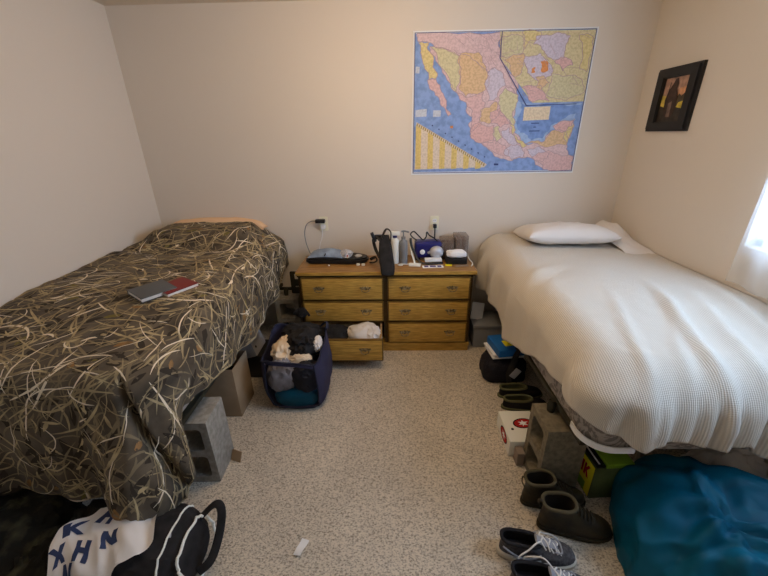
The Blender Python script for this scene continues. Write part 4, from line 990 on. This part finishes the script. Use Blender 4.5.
def glyph(b, polys, c, s, ang, mi):
    for poly in polys:
        p2 = []
        for i in range(len(poly)):
            a, q = poly[i], poly[(i+1) % len(poly)]
            for k in range(4): p2.append((a[0]+(q[0]-a[0])*k/4, a[1]+(q[1]-a[1])*k/4))
        t = bmesh.new(); vs_ = []; ca, sa = math.cos(ang), math.sin(ang)
        for x, y in p2: vs_.append(t.verts.new((c[0] + s*(x*ca - y*sa), c[1] - s*(x*sa + y*ca)*.95, 0)))
        ed = [t.edges.new((vs_[i], vs_[(i+1) % len(vs_)])) for i in range(len(vs_))]
        bmesh.ops.triangle_fill(t, use_beauty=True, edges=ed)
        bmesh.ops.subdivide_edges(t, edges=list(t.edges), cuts=1)
        for v in t.verts: v.co = on_tee(v.co.x, v.co.y)
        merge(b, t, mi)
LH = [[(0, 0), (.3, 0), (.3, .38), (.6, .38), (.6, 0), (.9, 0), (.9, 1), (.6, 1), (.6, .64), (.3, .64), (.3, 1), (0, 1)]]
LN = [[(0, 0), (.28, 0), (.28, .5), (.62, 0), (.9, 0), (.9, 1), (.62, 1), (.62, .5), (.28, 1), (0, 1)]]
LK = [[(0, 0), (.3, 0), (.3, .36), (.6, 0), (.95, 0), (.5, .5), (.95, 1), (.6, 1), (.3, .64), (.3, 1), (0, 1)]]
LX_ = [[(0, 0), (.3, 0), (.45, .3), (.6, 0), (.9, 0), (.62, .5), (.9, 1), (.6, 1), (.45, .7), (.3, 1), (0, 1), (.28, .5)]]
for L_, c, a in ((LH, (.28, .22), .45), (LN, (.54, .38), .45), (LK, (.10, .42), .45), (LH, (.34, .58), .45), (LX_, (.08, .68), .45), (LN, (.30, .80), .45)):
    glyph(b, L_, c, .185, a, 1)
tag(obj('white_tshirt', b, [M['white_cloth'], M['navy_ink']]), 'white t-shirt with big navy block letters lying on the black duffel bag', 't-shirt')
def corner_sheet(u, v):
    return (-1.10 + .13*u + .03*v, 1.255 - .02*u - .07*v + .01*math.sin(u*9), .50 - .30*v*(.35+.65*u) + .004*nz(u*5, v*5))
b = nb(); grid_sheet(b, corner_sheet, 16, 16, 0, .003); tag(obj('sheet_corner', b, M['white_sheet']), 'corner of a white sheet hanging below the camouflage comforter by the concrete block', 'sheet')
b = nb(); grid_sheet(b, lambda u, v: (-.428 + (.034*u + .022*v), .975 + (.070*v - .010*u) - .026, .003 + .012*u*(1-v) + .004*math.sin(v*6)), 6, 8, 0, .001)
tag(obj('paper_scrap', b, M['paper']), 'small torn white paper scrap alone on the carpet', 'scrap')

# ---------------------------------------------------------------- under and beside the right bed
t = thing('storage_box', 'grey lidless storage box standing between the dresser and the white bed', 'box', (.78, 2.66, 0))
b = nb(); box(b, (.665, 2.56, .001), (.93, 2.80, .20), .01); obj('box_body', b, M['bin_grey'], t)
b = nb(); box(b, (.655, 2.55, .185), (.94, 2.81, .212), .006); obj('rim', b, M['bin_grey'], t)
b = nb(); box(b, (-.055, -.002, 0), (.055, .002, .14), .001, 0, Matrix.Translation((.70, 2.66, .2135)) @ rotz(.3) @ Matrix.Rotation(-.3, 4, 'X') @ Matrix.Rotation(.25, 4, 'Y'))
tag(obj('envelope', b, M['paper']), 'white envelope standing on the grey storage box', 'envelope')
b = nb(); blob(b, (.80, 2.20, .075), (.145, .115, .095), 51, .08, 2, 5, .002, power=.55)
t = tag(obj('travel_bag', b, M['speckle_navy']), 'dark speckled soft bag under the white bed, topped with papers and a blue box', 'bag')
for k, (dx, dy, a) in enumerate(((0, 0, .1), (.012, .006, -.05), (-.004, .01, .2))):
    b = nb(); box(b, (-.11, -.085, 0), (.11, .085, .011), .002, 0, Matrix.Translation((.80+dx, 2.21+dy, .186+k*.012)) @ rotz(a))
    tag(obj('magazine', b, M['paper']), ('lowest', 'middle', 'topmost')[k] + ' of three white magazines stacked on the dark speckled bag', 'magazine', 'magazines on the dark bag')
t = thing('blue_carton', 'blue carton with a yellow label on the white magazines under the white bed', 'box', (.82, 2.20, .222))
MM = Matrix.Translation((.795, 2.19, .224)) @ rotz(.15)
b = nb(); box(b, (-.085, -.10, 0), (.10, .11, .055), .004, 0, MM); obj('carton_body', b, M['blue_box'], t)
b = nb(); box(b, (-.02, -.05, .0553), (.07, .02, .0563), 0, 0, MM); obj('label', b, M['yellow_print'], t)['label'] = 'yellow label'

def ring(x0, x1, w0, w1, z0, z1, n=28):
    """closed shoe-plan outline: heel at x0, toe at x1, heel half-width w0, ball half-width w1; the rim rises from z0 (heel) to z1 (front)"""
    out = []
    for k in range(n):
        a = 2*PI*k/n; c, s = math.cos(a), math.sin(a)
        u = (1-math.copysign(abs(c)**.82, c))/2; u = 1-u
        w = w0 + (w1-w0)*smooth01((u-.1)/.6); w *= (1-.08*gauss(u, .38, .15))
        out.append((x0 + (x1-x0)*u, w*math.copysign(abs(s)**.8, s), z0 + (z1-z0)*u))
    return out
def loft(b, rings, MM, mi=0, cap0=True, cap1=True):
    t = bmesh.new(); rr = [[t.verts.new(p) for p in r] for r in rings]; n = len(rr[0])
    for a, c in zip(rr, rr[1:]):
        for k in range(n): t.faces.new((a[k], a[(k+1) % n], c[(k+1) % n], c[k]))
    if cap0: t.faces.new(rr[0][::-1])
    if cap1: t.faces.new(rr[-1])
    bmesh.ops.recalc_face_normals(t, faces=t.faces); merge(b, t, mi, MM)
def shoe(name, label, cat, loc, ang, kind, group=None, mirror=1, L=.29, W=1.0):
    MM = Matrix.Translation((loc[0], loc[1], 0)) @ rotz(ang) @ Matrix.Diagonal((L/.29, mirror*W, 1, 1))
    t = thing(name, label, cat, (loc[0], loc[1], 0), group)
    if kind == 'boot':
        up, sole, lin_, col = 'boot_leather', 'boot_sole', 'boot_lining', 'boot_collar'
        R_ = [ring(.0, .288, .036, .050, .030, .026), ring(-.004, .290, .038, .052, .045, .042), ring(-.003, .286, .038, .051, .060, .056), ring(.0, .270, .038, .047, .076, .070), ring(.002, .235, .037, .043, .092, .084),
              ring(.004, .19, .036, .040, .108, .102), ring(.005, .155, .037, .040, .124, .124), ring(.002, .138, .041, .042, .142, .146), ring(-.003, .134, .046, .046, .158, .166)]
        inner = [ring(.004, .127, .040, .040, .159, .166), ring(.010, .125, .034, .036, .12, .12), ring(.010, .13, .030, .034, .06, .06)]
    elif kind == 'sneaker':
        up, sole, lin_, col = 'shoe_mesh', 'shoe_sole', 'shoe_black', 'shoe_black'
        R_ = [ring(.004, .292, .034, .048, .030, .024), ring(.004, .292, .035, .049, .042, .036), ring(.006, .285, .034, .046, .056, .050), ring(.007, .262, .033, .041, .068, .062), ring(.008, .225, .033, .037, .078, .072), ring(.006, .190, .033, .034, .088, .082), ring(.002, .162, .034, .032, .103, .090)]
        inner = [ring(.010, .153, .028, .026, .102, .089), ring(.014, .150, .027, .026, .07, .06), ring(.012, .16, .028, .028, .045, .04)]
    else:
        up, sole, lin_, col = 'shoe_black', 'sandal_olive', 'sandal_olive', 'sandal_olive'
        R_ = [ring(.004, .288, .036, .048, .022, .020), ring(.004, .288, .038, .049, .04, .034), ring(.006, .272, .037, .044, .056, .05), ring(.006, .235, .036, .039, .066, .062), ring(.004, .19, .037, .036, .074, .074)]
        inner = [ring(.012, .178, .030, .029, .073, .073), ring(.014, .17, .029, .029, .05, .05), ring(.012, .18, .029, .030, .034, .034)]
    b = nb(); loft(b, R_, MM, 0, True, False); o = obj('upper', b, M[up], t, angle=60)
    b = nb(); loft(b, [R_[-1], inner[0], inner[1], inner[2]], MM, 0, False, True); obj('lining', b, M[lin_], t, angle=60)
    b = nb(); hi = .031 if kind != 'sandal' else .022
    S_ = [ring(.002, .292, .036, .050, .001, .004), ring(-.006, .299, .040, .055, .006, .010), ring(-.006, .298, .040, .055, hi*.9, hi*.85), ring(.0, .292, .036, .05, hi, hi*.95)]
    loft(b, S_, MM); obj('sole', b, M[sole], t, angle=50)
    b = nb(); rim = [Vector(a)*.5 + Vector(c)*.5 + Vector((0, 0, .002)) for a, c in zip(R_[-1], inner[0])]
    tube(b, rim, .0075 if kind != 'sneaker' else .007, 8, 0, MM, closed=True); obj('collar', b, M[col], t)
    # tongue and laces over the instep
    if kind == 'boot':
        b = nb()
        for k in range(6):
            x = .132 + .018*k; z = .158 - .0135*k; w = .027
            tube(b, spline([(x+.006, -w, z-.012), (x, -w*.4, z+.002), (x, w*.4, z+.002), (x-.004, w, z-.012)], 4), .0035, 6, 0, MM)
        obj('lace', b, M['boot_sole'], t)
        b = nb(); tube(b, spline([(-.004, -.006, .12), (-.016, -.004, .145), (-.014, .004, .168), (-.002, .006, .16)], 5), .007, 6, 0, MM, flat=.4); obj('pull_tab', b, M['boot_leather'], t)
    if kind == 'sneaker':
        b = nb(); prof = spline([(.135, 0, .112), (.16, 0, .098), (.19, 0, .090), (.215, 0, .080)], 4)
        tube(b, prof, .017, 10, 0, MM, flat=.35); obj('tongue', b, M['grey_trim'], t)
        b = nb()
        for k in range(5):
            x = .158 + .015*k; z = .1045 - .0065*k; w = .026; s = 1 if k % 2 else -1
            tube(b, spline([(x+.012, -w, z-.016), (x+.004*s, -w*.3, z+.003), (x-.004*s, w*.3, z+.003), (x-.004, w, z-.010)], 4), .0030, 6, 0, MM)
        tube(b, spline([(.150, .012, .108), (.165, .040, .085), (.19, .062, .045), (.225, .068, .030), (.25, .062, .018)], 5), .0030, 6, 0, MM)
        tube(b, spline([(.150, -.010, .110), (.125, -.03, .125), (.10, -.044, .108), (.065, -.056, .075), (.08, -.064, .03), (.12, -.075, .006)], 5), .0030, 6, 0, MM)
        obj('lace', b, M['lace'], t)
        b = nb()
        for s in (-1, 1):
            tube(b, spline([(.01, s*.030, .085), (.05, s*.040, .062), (.09, s*.045, .050), (.125, s*.046, .062), (.15, s*.042, .078)], 5), .0035, 6, 0, MM)
            tube(b, spline([(.05, s*.042, .050), (.10, s*.049, .042), (.15, s*.050, .058)], 5), .003, 6, 0, MM)
        tube(b, spline([(.205, -.024, .078), (.232, -.02, .073), (.232, .02, .073), (.205, .024, .078)], 5), .0035, 6, 0, MM)
        obj('stripe', b, M['grey_trim'], t)
    return t
shoe('work_boot', 'brown leather work boot behind the other, against the concrete block', 'boot', (.615, 1.195), .0, 'boot', 'worn leather work boots')
shoe('work_boot', 'nearer brown leather work boot, seen whole between the sneakers and the white bed', 'boot', (.652, 1.085), -.13, 'boot', 'worn leather work boots', -1, .30, 1.08)
shoe('sneaker', 'farther grey running shoe with white laces, beside the nearer boot', 'shoe', (.440, .975), -.12, 'sneaker', 'grey running shoes', 1, .305, 1.12)
shoe('sneaker', 'nearer grey running shoe with white laces, cut by the bottom edge of the photo', 'shoe', (.448, .85), -.10, 'sneaker', 'grey running shoes', -1, .305, 1.12)
shoe('slip_on_shoe', 'black slip-on shoe with an olive rim, nearer of two behind the white printed box', 'shoe', (.705, 1.845), .0, 'sandal', 'slip-on shoes under the white bed')
shoe('slip_on_shoe', 'black slip-on shoe with an olive rim, farther of two behind the white printed box', 'shoe', (.712, 1.955), .05, 'sandal', 'slip-on shoes under the white bed', -1)
t = thing('backpack_strap', 'black strap with a grey tab trailing beside the slip-on shoes', 'strap', (.80, 2.05, 0))
b = nb(); tube(b, spline([(.86, 2.10, .30), (.83, 2.07, .20), (.80, 2.05, .10), (.82, 2.03, .03), (.90, 2.02, .012)], 6), .02, 8, flat=.2); obj('webbing', b, M['black_cloth'], t)
b = nb(); box(b, (-.02, -.004, -.04), (.02, .004, .04), .002, 0, Matrix.Translation((.835, 2.03, .13)) @ rotz(-.3) @ Matrix.Rotation(.5, 4, 'Y')); obj('tab', b, M['grey_trim'], t)

# printed shoe box
t = thing('printed_box', 'white flat box with red oval emblems beside the concrete block under the white bed', 'box', (.70, 1.62, 0))
bx0, bx1, by0, by1, bh = .632, .82, 1.465, 1.70, .105
b = nb(); box(b, (bx0, by0, .001), (bx1, by1, bh), .003); obj('box_body', b, M['box_white'], t)
def emblem(b, MM, s):
    prism(b, [(s*.062*math.cos(a), s*.040*math.sin(a)) for a in [2*PI*k/28 for k in range(28)]], (), .0006, MM, 0)
    prism(b, [(s*.054*math.cos(a), s*.033*math.sin(a)) for a in [2*PI*k/28 for k in range(28)]], (), .0006, MM @ Matrix.Translation((0, 0, .0004)), 1)
    prism(b, [(s*x, s*y) for x, y in ((-.03, -.008), (-.008, -.010), (-.012, -.024), (.0, -.014), (.022, -.020), (.012, -.004), (.034, .006), (.010, .008), (.004, .024), (-.006, .010), (-.026, .016), (-.014, .002))], (), .0006, MM @ Matrix.Translation((0, 0, .0008)), 2)
    return b
em = [M['black_gap'], M['red_print'], M['paper']]
obj('emblem', emblem(nb(), Matrix.Translation((.745, 1.60, bh+.0002)) @ rotz(.2), .95), em, t)
obj('emblem', emblem(nb(), Matrix.Translation((bx0-.0002, 1.565, .055)) @ Matrix(((0, 0, -1, 0), (-1, 0, 0, 0), (0, 1, 0, 0), (0, 0, 0, 1))), .95), em, t)
b = nb(); lathe(b, [(.008, 0), (.008, .001)], (.672, 1.555, bh+.0002), 14); obj('finger_hole', b, M['black_gap'], t)
b = nb(); box(b, (.655, 1.40, .001), (.695, 1.455, .085), .004); tag(obj('small_carton', b, M['box_brown']), 'small grey-brown carton against the concrete block, in front of the white printed box', 'box')

# green and yellow box
t = thing('detergent_box', 'green box with a yellow panel and red lettering under the corner of the white bed', 'box', (1.02, 1.29, 0))
MM = Matrix.Translation((.942, 1.215, 0)) @ rotz(.06)
b = nb(); box(b, (0, 0, .001), (.17, .14, .20), .004, 0, MM); obj('box_body', b, M['dull_green'], t)
b = nb(); box(b, (-.0015, .008, .008), (-.0002, .132, .192), 0, 0, MM); 
box(b, (-.0022, .045, .0085), (-.0006, .132, .06), 0, 1, MM); obj('panel', b, [M['yellow_print'], M['green_box']], t)['label'] = 'yellow panel'
b = nb(); FM = MM @ Matrix(((0, 0, -1, -.0016), (-1, 0, 0, .118), (0, 1, 0, .095), (0, 0, 0, 1)))
for L_, dx in ((LN, 0), (LK, .045)):
    for poly in L_: prism(b, [(dx + x*.042, .07 - y*.07) for x, y in poly], (), .0008, FM)
obj('lettering', b, M['red_print'], t)
b = nb(); box(b, (.045, -.004, .2005), (.175, .145, .225), .004, 0, MM); obj('lid', b, M['green_box'], t)['label'] = 'bright green lid'
b = nb(); box(b, (.002, .0, .2005), (.042, .14, .216), .002, 0, MM); box(b, (.012, .01, .2165), (.020, .13, .2175), 0, 1, MM); obj('flap', b, [M['black_plastic'], M['paper']], t)

# teal sack
def sack():
    b = nb(); t = bmesh.new(); bmesh.ops.create_icosphere(t, subdivisions=6, radius=1)
    for v in t.verts:
        d = v.co.normalized(); q = Vector([math.copysign(abs(c)**.72, c) for c in d])
        q = Vector([math.copysign(abs(c)**e, c) for c, e in zip(d, (.5, .55, .8))]); x, y, z = q.x*.415, q.y*.265, q.z
        if z > 0: z *= .295*(1 - .38*smooth01((x-.02)/.38) + .05*gauss(x, -.05, .2))
        else: z *= .05
        k = 1 + .035*nz(d.x*1.6, d.y*1.6, d.z*1.6)
        p = Vector((x*k, y*k, z))
        f = .026*ridge(Vector((d.x*1.3+.5*d.y, d.y*1.8, d.z*1.0)), 61, 2) + .03*gauss(d.x*.7+d.y*.7, .15, .07)*smooth01(d.z) - .03*gauss(d.x*.5-d.y*.8, .30, .06)*smooth01(d.z) + .022*gauss(d.x*.9+d.z*.3, .1, .05)
        # gathers that run to the tied neck on the near face
        g = Vector((p.x+.12, p.y+.085, 0)); r_ = g.length
        if r_ > 1e-4 and d.z > .15:
            an = math.atan2(g.y, g.x); f += .026*math.sin(an*7+2.5*nz(r_*7))*math.exp(-(r_/.22)**2)*smooth01(r_/.03) - .035*math.exp(-(r_/.045)**2)
        p += d*f; v.co = p
    bmesh.ops.transform(t, matrix=Matrix.Translation((1.375, .915, .035)) @ rotz(-.36), verts=t.verts)
    for v in t.verts:
        if v.co.z < .003: v.co.z = .003
    merge(b, t); return b
t = thing('stuff_sack', 'big teal fabric sack on the floor at the foot of the white bed', 'bag', (1.43, .98, 0))
b = sack(); obj('sack_body', b, M['teal_cloth'], t, angle=None)
b = nb(); blob(b, (1.245, .875, .262), (.02, .016, .026), 3, .25, 3, 3); obj('cord_lock', b, M['grey_trim'], t)['label'] = 'grey cord toggle'
# white linen behind the sack
b = nb(); blob(b, (1.55, 1.25, .09), (.18, .08, .19), 71, .22, 2.2, 5, .002)
tag(obj('white_linen', b, M['white_sheet']), 'crumpled white linen on the floor under the white bed, behind the teal sack', 'linen')
b = nb(); box(b, (-.05, -.04, 0), (.05, .04, .08), .004, 0, Matrix.Translation((1.70, 1.115, .16)) @ rotz(.3) @ Matrix.Rotation(.3, 4, 'X')); box(b, (1.66, 1.09, .002), (1.74, 1.15, .165), .01)
tag(obj('white_carton', b, M['paper']), 'white carton beside the crumpled linen at the right edge under the white bed', 'box')
